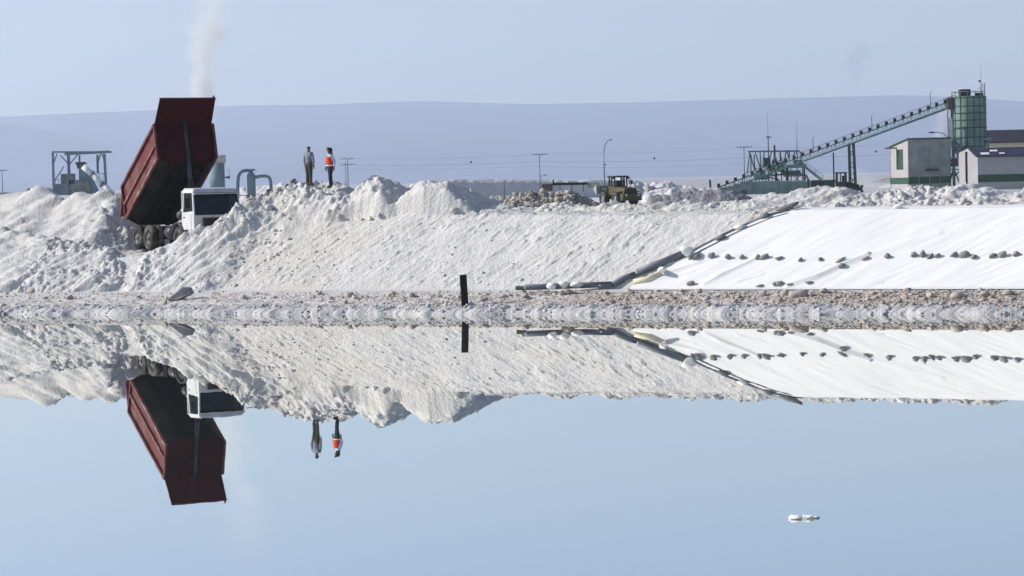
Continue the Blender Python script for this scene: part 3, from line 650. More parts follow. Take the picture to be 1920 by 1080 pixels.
for sg_ in (-1, 1):
    mb = MB(); mb.tube((XF + .0, sg_ * .92, 1.12), (XF + .06, sg_ * .92, 1.12), .12, .11, 14); mb.build('headlight', M['chrome'], tr)
    mb = MB(); mb.bar((XF - .15, sg_ * CW, 2.45), (XF + .1, sg_ * (CW + .35), 2.42), .035); mb.bar((XF + .1, sg_ * (CW + .35), 2.42), (XF + .1, sg_ * (CW + .35), 1.95), .035)
    mb.box((XF + .1, sg_ * (CW + .36), 2.15), (.10, .24, .46)); mb.build('mirror', M['machine_black'], tr, bevel=.03)
mb = MB()
for k in range(2): mb.b2((4.75, -CW - .04, .5 + .26 * k), (5.3, -CW + .1, .54 + .26 * k))
mb.build('step', M['steel_dark'], tr)
for y0_, y1_ in ((-.85, -.30), (.25, .80)): mb = MB(); mb.b2((4.85, y0_, 1.6), (5.05, y1_, 2.30)); mb.b2((4.9, y0_ + .14, 2.28), (5.0, y1_ - .14, 2.48)); mb.build('seat', M['machine_black'], cabo, bevel=.04)
mb = MB(); mb.b2((XB + .07, -CW + .08, 1.622), (XF - .12, CW - .08, 1.66)); mb.b2((XF - .42, -CW + .09, 1.66), (XF - .10, CW - .09, 1.78)); mb.b2((XB + .072, -CW + .09, 1.66), (XB + .085, CW - .09, 2.55)); mb.build('cab_interior', M['machine_black'], cabo)
mb = MB(); mb.tube((5.5, .5, 1.98), (5.52, .5, 2.01), .22, .22, 18); mb.build('steering_wheel', M['machine_black'], cabo)
for y0_ in (-.75, .1): mb = MB(); mb.bar((XF + .03, y0_, 1.68), (XF - .08, y0_ + .55, 2.1), .02); mb.build('wiper', M['machine_black'], cabo)
mb = MB(); mb.b2((XF + .162, -.3, .70), (XF + .175, .3, .84)); mb.build('number_plate', M['off_white'], tr)
mb = MB(); mb.b2((XF + .024, -.75, 1.10), (XF + .030, .75, 1.50)); mb.build('grille_panel', M['steel_dark'], cabo)
mb = MB(); mb.tube((4.36, -.98, .95), (4.36, -.98, 2.72), .055, .055, 10); mb.tube((4.36, -.98, 1.4), (4.36, -.98, 1.9), .10, .10, 12); mb.build('exhaust_stack', M['chrome'], tr, True)
mb = MB(); mb.tube((4.1, -.98, 1.62), (4.5, -.98, 1.62), .22, .22, 16); mb.build('air_cleaner', M['steel_dark'], tr, True)
# raised body
HW = 1.40
A = (-1.40, 1.43); B = (2.72, 4.20); Cc = (2.36, 5.75); Dd = (-1.85, 2.98); E_ = (2.95, 6.93)
body = MB(); ax = np.array([B[0] - A[0], B[1] - A[1]]); ax /= np.linalg.norm(ax); nn_ = np.array([-ax[1], ax[0]])
# floor (with chamfered sides), headboard and two side walls
FWd = HW - .5; DP = -.36
def P2(p, y): return (p[0], y, p[1])
def off2(p, a, b_): return (p[0] + ax[0] * a + nn_[0] * b_, p[1] + ax[1] * a + nn_[1] * b_)
FA, FB = off2(A, 0, DP), off2(B, 0, DP)
body.hexa([P2(FA, -FWd), P2(FB, -FWd), P2(FB, FWd), P2(FA, FWd)], [P2(off2(FA, 0, .06), -FWd), P2(off2(FB, 0, .06), -FWd), P2(off2(FB, 0, .06), FWd), P2(off2(FA, 0, .06), FWd)])
for sg_ in (-1, 1):
    yo_ = sg_ * HW; yf = sg_ * FWd
    body.hexa([P2(FA, yf), P2(FB, yf), P2(off2(B, 0, .02), yo_), P2(off2(A, 0, .02), yo_)], [P2(off2(FA, 0, .07), yf), P2(off2(FB, 0, .07), yf), P2(off2(B, 0, .09), yo_), P2(off2(A, 0, .09), yo_)])
hull = body; body = MB()
hb = [P2(FB, -FWd), P2(off2(B, 0, .0), -HW), P2(Cc, -HW), P2(Cc, HW), P2(off2(B, 0, .0), HW), P2(FB, FWd)]
body.prism(hb, (-.07, 0, .02))
bo = body.build('dump_body', M['red_shade'], tr); hull.build('floor', M['undercar'], bo)  # floor underside near black, its shade put into the colour
for sg_ in (-1, 1):
    y = sg_ * HW; yi = sg_ * (HW - .06)
    mb = MB(); a1, b1 = off2(A, -.02, .0), off2(B, -.02, .0)
    mb.hexa([P2(a1, y), P2(b1, y), P2(b1, yi), P2(a1, yi)], [P2(Dd, y), P2(Cc, y), P2(Cc, yi), P2(Dd, yi)])
    mb.build('side_panel', M['red'], bo)
    yo = sg_ * (HW + .05)
    mb = MB(); mb.bar(P2(Dd, yo), P2((Cc[0] + .04, Cc[1]), yo), .12, .10); mb.build('top_rail', M['red'], bo)
    mb = MB(); mb.bar(P2(off2(A, -.04, .05), yo), P2(off2(B, .05, .05), yo), .12, .11); mb.build('bottom_rail', M['red_edge'], bo)
    m0 = ((A[0] + Dd[0]) / 2 + .05, (A[1] + Dd[1]) / 2 - .05); m1 = ((B[0] + Cc[0]) / 2, (B[1] + Cc[1]) / 2 - .1)
    mb = MB(); mb.bar(P2(m0, yo), P2(m1, yo), .10, .08); mb.build('side_rib', M['red_edge'], bo)
    mb = MB(); mb.bar(P2(off2(B, .02, .0), yo), P2((Cc[0] + .02, Cc[1]), yo), .10, .11); mb.build('corner_post', M['red'], bo)
    mb = MB(); mb.bar(P2(off2(A, .02, .02), yo), P2(Dd, yo), .10, .11); mb.build('corner_post', M['red'], bo)
# canopy plate over the cab
mb = MB(); mb.hexa([P2((Cc[0] - .03, Cc[1]), -HW + .0), P2((Cc[0] - .03, Cc[1]), HW - .0), P2((Cc[0] - .09, Cc[1]), HW), P2((Cc[0] - .09, Cc[1]), -HW)], [P2(E_, -HW + .06), P2(E_, HW - .02), P2((E_[0] - .06, E_[1] + .02), HW - .02), P2((E_[0] - .06, E_[1] + .02), -HW + .06)])
cp = mb.build('canopy_plate', M['red_shade'], bo)
mb = MB(); mb.bar(P2((E_[0] - .02, E_[1]), -HW + .04), P2((E_[0] - .02, E_[1]), HW), .07); mb.tube(P2((E_[0], E_[1]), HW - .12), P2((E_[0], E_[1] + .12), HW - .12), .05); mb.build('canopy_rim', M['red'], bo)
# headboard stiffeners and underside beams, load stuck in the body
mb = MB()
for f in (.3, .72):
    q0 = (B[0] + (Cc[0] - B[0]) * f + .03, B[1] + (Cc[1] - B[1]) * f); mb.bar(P2(q0, -HW + .03), P2(q0, HW - .03), .07, .07)
mb.build('headboard_rib', M['red_shade'], bo)
mb = MB()
for y in (-.42, .42): mb.bar(P2(off2(A, .2, DP - .12), y), P2(off2(B, -.2, DP - .12), y), .14, .22)
for k in range(7):
    q = off2(A, .3 + k * .68, DP - .05); mb.bar(P2(q, -FWd), P2(q, FWd), .09, .09)
mb.build('floor_beams', M['undercar'], bo)
mb = MB(); mb.hexa([P2(off2(A, .1, .08), -HW + .1), P2(off2(A, 3.2, .08), -HW + .1), P2(off2(A, 3.2, .08), HW - .1), P2(off2(A, .1, .08), HW - .1)], [P2(off2(A, .1, .55), -HW + .1), P2(off2(A, 2.4, .4), -HW + .1), P2(off2(A, 2.4, .4), HW - .1), P2(off2(A, .1, .55), HW - .1)])
mb.build('salt_load', M['pale_stone'], bo)
# tailgate hanging from its top hinge
gx = Dd[0] - .06
mb = MB(); mb.hexa([(gx - .35, -HW, 1.55), (gx - .35, HW, 1.55), (gx - .28, HW, 1.55), (gx - .28, -HW, 1.55)], [(gx, -HW, Dd[1] + .05), (gx, HW, Dd[1] + .05), (gx + .07, HW, Dd[1] + .05), (gx + .07, -HW, Dd[1] + .05)])
tg_ = mb.build('tailgate', M['red'], tr)
mb = MB()
for y in (-HW + .02, 0, HW - .02): MB().bar((gx - .37, y, 1.55), (gx - .02, y, Dd[1] + .05), .09, .09).build('tailgate_rib', M['red_edge'], tg_)

# hoist
for k, (f0, f1, r) in enumerate(((0, .42, .13), (.40, .74, .10), (.72, 1.0, .075))):
    q0 = Vector((3.35, 0, 1.2)); q1 = Vector((Cc[0] + .14, 0, Cc[1] + .15)); d_ = q1 - q0
    MB().tube(q0 + d_ * f0, q0 + d_ * f1, r, r, 14).build('hoist_cylinder', M['steel_dark'], tr, True)

# ------------------------------------------------------------------ people (one skinned surface each; clothes follow it)
def skin(name, nodes, edges, m, parent, sub=2):
    me = bpy.data.meshes.new(name); me.from_pydata([n_[0] for n_ in nodes], edges, []); o = link(name, me, m, parent)
    md = o.modifiers.new('skin', 'SKIN'); md.use_smooth_shade = True
    sv = me.skin_vertices[0].data
    for i, n_ in enumerate(nodes):
        r = n_[1]; sv[i].radius = (r, r) if not isinstance(r, tuple) else r
        sv[i].use_root = (i == 0)
    ss = o.modifiers.new('sub', 'SUBSURF'); ss.levels = sub; ss.render_levels = sub
    return o
def person(u, v, D, facing, label, cfg):
    base = pt(u, v, D); r_ = thing('person', label, 'person', base, facing)
    # local: +x faces forward, +y to the person's left
    Hh_ = cfg['h'] / 1.78
    def q(x, y, z): return (x * Hh_, y * Hh_, z * Hh_)
    hd = cfg['head']; sp = cfg.get('stance', .10)
    N = [(q(0, 0, .96), .13), (q(0, 0, 1.12), .125), (q(.0, 0, 1.30), .14), (q(0, 0, 1.43), .10), (q(.0, 0, 1.50), .055), (q(hd[0] * .5, hd[1] * .5, 1.57), .062), (q(hd[0], hd[1], 1.66), .098), (q(hd[0], hd[1], 1.73), .07)]
    Ed = [(0, 1), (1, 2), (2, 3), (3, 4), (4, 5), (5, 6), (6, 7)]
    for sg_, arm, leg in ((1, cfg['armL'], cfg['legL']), (-1, cfg['armR'], cfg['legR'])):
        i = len(N); N += [(q(0, sg_ * .17, 1.42), .062), (q(arm[0][0], sg_ * arm[0][1], arm[0][2]), .047), (q(arm[1][0], sg_ * arm[1][1], arm[1][2]), .033), (q(arm[1][0] + .01, sg_ * arm[1][1], arm[1][2] - .06), (.038, .022))]
        Ed += [(3, i), (i, i + 1), (i + 1, i + 2), (i + 2, i + 3)]
        # five fingers from the palm
        hx, hy, hz = arm[1][0] + .01, sg_ * arm[1][1], arm[1][2] - .06
        for k, (dx, ln) in enumerate(((-.028, .060), (-.009, .072), (.010, .076), (.028, .068))):
            j = len(N); N += [(q(hx + dx, hy, hz - .045), .009), (q(hx + dx + .004, hy - sg_ * .012, hz - .045 - ln), .007)]; Ed += [(i + 3, j), (j, j + 1)]
        j = len(N); N += [(q(hx + .045, hy, hz - .01), .010), (q(hx + .055, hy - sg_ * .008, hz - .055), .008)]; Ed += [(i + 3, j), (j, j + 1)]
        i = len(N); N += [(q(0, sg_ * .095, .90), .10), (q(leg[0], sg_ * sp, .50), .068), (q(leg[1], sg_ * sp * 1.05, .10), .045), (q(leg[1] + .05, sg_ * sp * 1.1, .045), .042), (q(leg[1] + .17, sg_ * sp * 1.2, .035), .032)]
        Ed += [(0, i), (i, i + 1), (i + 1, i + 2), (i + 2, i + 3), (i + 3, i + 4)]
    skin('body', N, Ed, M['skin'], r_)
    # trousers
    T = [(q(0, 0, 1.0), .145), (q(0, 0, .93), .145)]; Et = [(0, 1)]
    for sg_, leg in ((1, cfg['legL']), (-1, cfg['legR'])):
        i = len(T); T += [(q(0, sg_ * .092, .84), .112), (q(leg[0], sg_ * sp, .50), .088), (q(leg[1], sg_ * sp * 1.05, .09), .076)]; Et += [(1, i), (i, i + 1), (i + 1, i + 2)]
    skin('trousers', T, Et, M[cfg['trousers']], r_)
    # shirt with sleeves
    S = [(q(0, 0, .94), .152), (q(0, 0, 1.12), .150), (q(0, 0, 1.30), .160), (q(0, 0, 1.43), .118), (q(0, 0, 1.485), .07)]; Es = [(0, 1), (1, 2), (2, 3), (3, 4)]
    for sg_, arm in ((1, cfg['armL']), (-1, cfg['armR'])):
        i = len(S); S += [(q(0, sg_ * .175, 1.42), .078), (q(arm[0][0], sg_ * arm[0][1], arm[0][2]), .066), (q(arm[1][0], sg_ * arm[1][1], arm[1][2] + .02), .052)]; Es += [(3, i), (i, i + 1), (i + 1, i + 2)]
    skin('shirt', S, Es, M[cfg['shirt']], r_)
    # hair cap, nose, ears, boots
    hx, hy = hd[0], hd[1]
    Hn = [(q(hx - .015, hy, 1.665), .108), (q(hx - .02, hy, 1.735), .09)]; Eh = [(0, 1)]
    if cfg.get('long_hair'):
        Hn += [(q(hx - .09, hy, 1.60), .075), (q(hx - .13, hy, 1.50), .06), (q(hx - .15, hy, 1.42), .045)]; Eh += [(0, 2), (2, 3), (3, 4)]
    skin('hair', Hn, Eh, M['hair'], r_)
    mb = MB(); mb.lathe([(.004, .0), (.016, .02), (.012, .045), (.002, .06)], 'Z', q(hx + .098, hy, 1.635), 8); mb.build('nose', M['skin'], r_, True)
    for sg_, leg in ((1, cfg['legL']), (-1, cfg['legR'])):
        skin('boot', [(q(leg[1] - .04, sg_ * sp * 1.1, .06), .058), (q(leg[1] + .08, sg_ * sp * 1.15, .05), .055), (q(leg[1] + .19, sg_ * sp * 1.2, .045), .042), (q(leg[1], sg_ * sp * 1.07, .16), .055)], [(0, 1), (1, 2), (0, 3)], M['machine_black'], r_)
    if cfg.get('vest'):
        V_ = [(q(0, 0, .90), .19), (q(0, 0, 1.10), .19), (q(.02, 0, 1.28), .20), (q(.01, 0, 1.43), .165)]
        vo = skin('vest', V_, [(0, 1), (1, 2), (2, 3)], M['vest'], r_)
        mb = MB(); mb.lathe([(.20, -.02), (.20, .02)], 'Z', q(0, 0, .985), 18); mb.build('reflective_band', M['reflective'], vo)
    return r_
person(580, 348, 113.0, R_(62), 'man in grey shirt and olive trousers standing on the mound, back turned', dict(h=1.80, head=(.03, 0), armL=((.0, .235, 1.14), (.03, .215, .90)), armR=((-.02, .245, 1.14), (.03, .235, .90)), legL=(.0, -.02), legR=(.02, .0), trousers='olive', shirt='shirt_grey', stance=.075))
person(620, 352, 112.8, R_(206), 'long-haired person in orange vest and navy trousers looking down at the water', dict(h=1.80, head=(.05, 0), armL=((-.13, .21, 1.15), (-.09, .24, .91)), armR=((.05, .23, 1.16), (.10, .22, .92)), legL=(.05, .03), legR=(-.04, -.08), trousers='navy', shirt='sleeve', vest=True, long_hair=True, stance=.085))

# ------------------------------------------------------------------ salt lump in the water
d = ray(1507, 972); D = -CAMZ / d[2] * d[1]; q = CAM + d * D / d[1]
t2 = thing('salt_floe', 'small pale salt crust lump alone on the open water', 'salt lump', (q[0], q[1], 0))
for (x, L, W_, H_) in ((-.13, .24, .22, .09), (.06, .16, .2, .075), (.18, .20, .12, .04)):
    V, Fc = TPL_BIG[int(abs(x) * 100) % 10]; me = bpy.data.meshes.new('crust'); me.from_pydata([(v_[0] * L / 2 + x, v_[1] * W_ / 2, v_[2] * H_ / 2 + .018) for v_ in V], [], [tuple(map(int, f)) for f in Fc])
    link('crust', me, M['pale_stone'], t2)

# ------------------------------------------------------------------ distant heaps
def ridge_heap(name, label, cat, sil, D, base_z, m, kf=.65, kb=.65, amp=.12, seed=0, step=2.0, skew=0.0, group=None, kind=None, flat=0.0, prof=None, ns=1.0, rocks=0, rsize=.1):
    us = np.arange(sil[0][0], sil[-1][0] + .1, step); vs = np.interp(us, [p[0] for p in sil], [p[1] for p in sil])
    px = D / FPX; V = []; fr_ = list(-(np.linspace(1, 0, 18)[:-1] ** 1.0)) + [0, .08, .2, .4, .7, 1.0]; O = pt(us[0], vs[0], D)
    F_ = np.array(fr_); TT = np.array([pt(u, v, D + skew * (u - us[0]) * px) for u, v in zip(us, vs)]); dD = D + skew * (us - us[0]) * px
    H = np.maximum((TT[:, 2] - base_z) * np.clip(np.minimum(us - us[0], us[-1] - us) / 9 + .02, 0, 1) ** .8, .05)[:, None]; K = np.where(F_ < 0, kf, kb)[None]
    hf = 1 - np.abs(F_)
    if prof: hf = np.where(F_ < 0, np.interp(-F_, [p[0] for p in prof], [p[1] for p in prof]), hf)
    q = H / K * F_[None] + np.where(F_ > 0, flat, 0)[None]; Y = dD[:, None] + q; X = TT[:, :1] * Y / dD[:, None]
    fade = np.minimum(1, (1 - np.abs(F_)) * 5)[None] * np.minimum(1, H)
    nz_ = fbm(X * ns, Y * ns, seed + 9, 4, .6) + .5 * (1 - np.abs(fbm(X * ns * 1.9, Y * ns * 1.9, seed + 29, 3))) - .4
    Zz = H * hf[None] + amp * fade * nz_
    V = np.stack([X - O[0], Y - O[1], Zz], -1).reshape(-1, 3).tolist()
    n = len(fr_); fs = [(i * n + j, (i + 1) * n + j, (i + 1) * n + j + 1, i * n + j + 1) for i in range(len(us) - 1) for j in range(n - 1)]
    me = bpy.data.meshes.new(name); me.from_pydata(V, [], fs); o = link(name, me, m, None, True); o.location = (O[0], O[1], base_z)
    if rocks:
        Va = np.array(V).reshape(len(us), -1, 3)[:, 2:19].reshape(-1, 3); ix = rng.integers(0, len(Va), rocks)
        Pp = Va[ix] + rng.uniform(-.08, .08, (rocks, 3)); tn_ = np.ones((rocks, 3)) * rng.uniform(.6, 1.25, (rocks, 1)); tn_[:, 2] *= rng.uniform(.85, 1, rocks)
        so2 = scatter('loose_stones', None, m, Pp, np.clip(rsize * (.6 + rng.pareto(2.6, rocks)), 0, rsize * 3.5), tn_); so2.parent = o
    return tag(o, label, cat, group, kind)
PZ = 1.95
ridge_heap('salt_stockpile', 'long flat-topped white stockpile with its face in blue shade', 'stockpile', [(760, 350), (790, 338), (850, 336), (930, 336), (1010, 337), (1100, 337), (1145, 338), (1175, 346)], 420, 1.9, M['heap_white'], 1.15, .5, .12, 2, 3, 0.5, flat=30, prof=[(0, 1), (.34, .84), (.5, .42), (.64, .05), (1, 0)])
ridge_heap('salt_heap', 'distant white salt heaps behind the yellow wheel loader', 'salt heap', [(1120, 348), (1150, 334), (1165, 332), (1190, 336), (1205, 344), (1230, 342), (1255, 340), (1275, 346), (1310, 352), (1345, 352), (1380, 356), (1420, 362)], 470, 1.9, M['heap_white'], .42, .5, .3, 4)
ridge_heap('salt_heap', 'low white salt ridge right behind the dark grey heap', 'salt heap', [(1200, 366), (1235, 356), (1260, 352), (1290, 358), (1330, 366)], 330, 1.9, M['heap_white'], .5, .5, .2, 5)
ridge_heap('dark_heap', 'dark grey tailings heap beside the green tank wall', 'heap', [(1210, 362), (1240, 364), (1280, 362), (1320, 356), (1350, 352), (1375, 356), (1400, 366), (1430, 378)], 300, 1.9, M['grey_earth'], .7, .6, .2, 6)
ridge_heap('dark_berm', 'narrow dark dirt berm beyond the loader', 'berm', [(1205, 352), (1230, 350), (1262, 352), (1290, 360), (1310, 366)], 345, 1.9, M['grey_earth'], .6, .6, .15, 7)
ridge_heap('rubble_heap', 'rough brown rubble heap left of the wheel loader', 'rubble heap', [(935, 386), (955, 371), (978, 361), (992, 360), (1005, 364), (1022, 361), (1040, 364), (1055, 357), (1068, 353), (1082, 362), (1098, 369), (1115, 377), (1130, 390)], 175, 1.2, M['brown_earth'], .75, .6, .12, 8, 1.2, ns=1.8, rocks=1500, rsize=.10)
ridge_heap('earth_bank', 'low olive-brown earth bank in front of the shaded stockpile face', 'earth bank', [(840, 385), (880, 371), (905, 366), (940, 365), (965, 367), (990, 374)], 330, 1.3, M['brown_earth'], .5, .5, .1, 9, rocks=500, rsize=.09)
ridge_heap('grey_heap', 'rough grey rubble heap behind the truck cab', 'rubble heap', [(440, 392), (462, 374), (480, 366), (498, 360), (512, 362), (530, 350), (543, 343), (552, 340), (566, 350), (600, 360)], 135, 1.6, M['grey_earth'], .7, .6, .14, 10, 1.2, ns=1.8, rocks=900, rsize=.08)
ridge_heap('salt_heap', 'low white salt heap at the far edge of the plain behind the workers', 'salt heap', [(600, 356), (630, 349), (640, 347), (660, 352), (700, 356)], 500, 1.9, M['heap_white'], .5, .5, .15, 11)
ridge_heap('salt_heap', 'white salt heaps between the pipes and the truck cab', 'salt heap', [(420, 368), (440, 356), (455, 352), (490, 350), (515, 345), (535, 343), (560, 356)], 520, 1.9, M['heap_white'], .4, .5, .2, 12)
ridge_heap('grey_hill', 'smooth dusty grey hill behind the grey concrete building', 'hill', [(1590, 352), (1620, 346), (1650, 336), (1680, 329), (1720, 326), (1780, 336)], 760, 1.5, M['grey_earth'], .3, .3, .1, 13, 6)
ridge_heap('salt_heap', 'smooth white salt heap beside the grey concrete building', 'salt heap', [(1596, 360), (1630, 356), (1660, 347), (1690, 342), (1730, 342)], 520, 1.5, M['heap_white'], .35, .3, .12, 14)
ridge_heap('dark_land', 'flat dark strip of land under the utility pole', 'land strip', [(-400, 360), (-100, 360), (20, 361), (60, 362), (110, 366)], 560, 1.2, M['dark_earth'], .8, .5, .08, 15, 8)
ridge_heap('grey_bank', 'dark grey bank beyond the tall pile at the picture edge', 'bank', [(-400, 366), (-60, 368), (0, 372), (30, 376), (70, 392)], 240, .8, M['dark_earth'], .8, .5, .1, 16, 4)
ridge_heap('white_strip', 'pale strip of salt under the dark land', 'salt strip', [(-400, 364), (0, 366), (60, 367), (100, 372)], 430, .8, M['heap_white'], .8, .5, .05, 17, 8)
# haul road on the plain
def road(pts, m, name, label):
    V = [];
    for (u0, v0, u1) in pts:
        for u in (u0, u1):
            d = ray(u, v0); D = (PZ + .05 - CAMZ) / d[2] * d[1]; q = CAM + d * D / d[1]; V.append(tuple(q))
    me = bpy.data.meshes.new(name); me.from_pydata(V, [], [(2 * i, 2 * i + 1, 2 * i + 3, 2 * i + 2) for i in range(len(pts) - 1)])
    tag(link(name, me, m), label, None, None, 'structure')
road([(1165, 400, 1330), (1150, 388, 1300), (1110, 376, 1250), (1080, 366, 1215), (1070, 360, 1190)], M['heap_white'], 'haul_road', 'bright compacted salt haul road under the loader')

# ------------------------------------------------------------------ background structures
class Site:
    """an Empty at a thing's base; L() turns a measurement into its local metres"""
    def __init__(s, name, label, cat, u, v, D, group=None):
        s.D = D; s.o = pt(u, v, D); s.t = thing(name, label, cat, s.o, 0, group); s.k = D / FPX
    def L(s, u, v, dd=0.0):
        q = pt(u, v, s.D) - s.o; return Vector((q[0], q[1] + dd, q[2]))
    def rect(s, mb, u0, v0, u1, v1, d0=0., d1=1.):
        a = s.L(u0, v1); b = s.L(u1, v1); c = s.L(u0 - .0233 * (v1 - v0), v0)
        return mb.b2((a[0], d0, (a[2] + b[2]) / 2), (b[0], d1, c[2] + (b[2] - a[2]) / 2 * 0))
    def bar(s, mb, u0, v0, u1, v1, w_px, dd=0., dd1=None):
        return mb.bar(s.L(u0, v0, dd), s.L(u1, v1, dd if dd1 is None else dd1), w_px * s.k)
    def part(s, mb, name, m, parent=None, smooth=False): return mb.build(name, m, parent or s.t, smooth)

# left gantry frame
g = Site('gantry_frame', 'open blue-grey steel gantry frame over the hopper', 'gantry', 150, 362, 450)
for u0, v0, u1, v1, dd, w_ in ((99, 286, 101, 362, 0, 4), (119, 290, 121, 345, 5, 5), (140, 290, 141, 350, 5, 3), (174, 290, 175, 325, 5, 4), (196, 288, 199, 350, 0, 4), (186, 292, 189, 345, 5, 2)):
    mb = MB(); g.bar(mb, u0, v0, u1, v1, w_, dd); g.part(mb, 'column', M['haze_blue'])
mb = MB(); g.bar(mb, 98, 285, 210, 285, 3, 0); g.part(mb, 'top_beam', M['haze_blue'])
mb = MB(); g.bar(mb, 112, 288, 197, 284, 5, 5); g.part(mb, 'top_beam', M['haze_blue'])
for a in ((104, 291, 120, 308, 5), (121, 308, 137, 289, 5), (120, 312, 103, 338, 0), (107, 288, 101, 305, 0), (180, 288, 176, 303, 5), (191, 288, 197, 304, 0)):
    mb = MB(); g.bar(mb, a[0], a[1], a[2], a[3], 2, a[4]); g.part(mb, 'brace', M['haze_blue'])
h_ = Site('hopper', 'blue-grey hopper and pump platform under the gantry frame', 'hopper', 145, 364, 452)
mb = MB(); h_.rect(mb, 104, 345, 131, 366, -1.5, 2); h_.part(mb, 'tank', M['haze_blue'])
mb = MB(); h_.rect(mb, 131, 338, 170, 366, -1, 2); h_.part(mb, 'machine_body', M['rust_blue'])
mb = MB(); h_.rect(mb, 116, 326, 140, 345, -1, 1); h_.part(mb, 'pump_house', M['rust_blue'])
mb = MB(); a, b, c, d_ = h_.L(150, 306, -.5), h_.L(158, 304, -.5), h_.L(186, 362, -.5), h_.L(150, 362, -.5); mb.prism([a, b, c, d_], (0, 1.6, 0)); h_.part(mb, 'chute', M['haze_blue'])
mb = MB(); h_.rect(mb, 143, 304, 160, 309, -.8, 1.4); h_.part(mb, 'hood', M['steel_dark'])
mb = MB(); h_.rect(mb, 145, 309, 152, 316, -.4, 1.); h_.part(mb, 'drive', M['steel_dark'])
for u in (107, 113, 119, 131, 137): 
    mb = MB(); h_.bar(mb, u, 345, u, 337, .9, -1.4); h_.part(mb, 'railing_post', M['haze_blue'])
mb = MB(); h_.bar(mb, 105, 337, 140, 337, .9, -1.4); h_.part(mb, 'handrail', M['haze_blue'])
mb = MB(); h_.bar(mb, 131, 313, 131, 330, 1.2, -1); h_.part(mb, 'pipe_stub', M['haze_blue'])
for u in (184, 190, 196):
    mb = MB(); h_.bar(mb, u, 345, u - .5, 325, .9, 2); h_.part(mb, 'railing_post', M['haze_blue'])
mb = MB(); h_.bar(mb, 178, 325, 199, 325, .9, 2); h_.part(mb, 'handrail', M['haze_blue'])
cv = Site('covered_conveyor', 'inclined white tube conveyor leaning out of the gantry frame', 'conveyor', 210, 362, 448)
for i, (a, b) in enumerate((((156, 312), (171, 325)), ((174, 327), (190, 344)), ((193, 347), (212, 364)))):
    mb = MB(); mb.tube(cv.L(*a), cv.L(*b), 5.6 * cv.k, 5.6 * cv.k, 14); cv.part(mb, 'tube_section', M['off_white'], None, True)
for a, b in (((171, 324), (174, 328)), ((190, 343), (193, 348))):
    mb = MB(); mb.tube(cv.L(*a), cv.L(*b), 6.6 * cv.k, 6.6 * cv.k, 14); cv.part(mb, 'coupling', M['rust_blue'], None, True)
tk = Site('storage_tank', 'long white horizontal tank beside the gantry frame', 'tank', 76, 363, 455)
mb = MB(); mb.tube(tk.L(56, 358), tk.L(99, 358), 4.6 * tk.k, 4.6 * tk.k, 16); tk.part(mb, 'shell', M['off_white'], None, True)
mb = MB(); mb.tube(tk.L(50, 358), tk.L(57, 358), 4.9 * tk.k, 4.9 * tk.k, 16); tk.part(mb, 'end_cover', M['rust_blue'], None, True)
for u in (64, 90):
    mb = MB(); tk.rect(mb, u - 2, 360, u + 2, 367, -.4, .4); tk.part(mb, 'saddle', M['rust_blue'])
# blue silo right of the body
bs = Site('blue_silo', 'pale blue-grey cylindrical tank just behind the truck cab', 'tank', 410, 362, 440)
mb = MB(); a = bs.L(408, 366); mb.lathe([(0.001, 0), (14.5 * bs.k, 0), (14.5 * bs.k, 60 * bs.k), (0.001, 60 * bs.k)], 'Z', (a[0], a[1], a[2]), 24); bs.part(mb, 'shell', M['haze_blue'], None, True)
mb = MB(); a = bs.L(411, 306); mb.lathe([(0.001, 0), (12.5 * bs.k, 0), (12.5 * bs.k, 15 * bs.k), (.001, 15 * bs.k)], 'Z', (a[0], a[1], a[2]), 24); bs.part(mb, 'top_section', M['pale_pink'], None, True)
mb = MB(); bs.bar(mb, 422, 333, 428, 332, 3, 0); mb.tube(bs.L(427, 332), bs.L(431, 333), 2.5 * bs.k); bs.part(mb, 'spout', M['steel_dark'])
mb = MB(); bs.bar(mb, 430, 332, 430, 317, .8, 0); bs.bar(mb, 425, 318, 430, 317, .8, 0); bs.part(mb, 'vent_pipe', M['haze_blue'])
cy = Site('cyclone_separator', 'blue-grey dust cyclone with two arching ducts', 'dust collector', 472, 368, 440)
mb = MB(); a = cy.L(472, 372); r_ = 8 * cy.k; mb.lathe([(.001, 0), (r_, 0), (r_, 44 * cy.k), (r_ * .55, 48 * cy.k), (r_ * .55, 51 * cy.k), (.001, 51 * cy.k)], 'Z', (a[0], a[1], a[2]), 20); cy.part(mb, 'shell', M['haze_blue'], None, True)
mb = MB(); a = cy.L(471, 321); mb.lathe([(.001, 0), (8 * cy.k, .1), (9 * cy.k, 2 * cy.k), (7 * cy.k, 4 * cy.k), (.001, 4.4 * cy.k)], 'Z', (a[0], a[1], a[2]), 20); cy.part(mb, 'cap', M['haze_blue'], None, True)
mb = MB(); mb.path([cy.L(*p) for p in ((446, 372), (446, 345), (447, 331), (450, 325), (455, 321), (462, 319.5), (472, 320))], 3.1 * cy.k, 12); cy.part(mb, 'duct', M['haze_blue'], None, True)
mb = MB(); mb.path([cy.L(*p) for p in ((478, 333), (484, 331), (492, 330), (499, 330), (504, 332), (507, 337), (508, 345), (509, 365))], 3 * cy.k, 12); cy.part(mb, 'duct', M['haze_blue'], None, True)

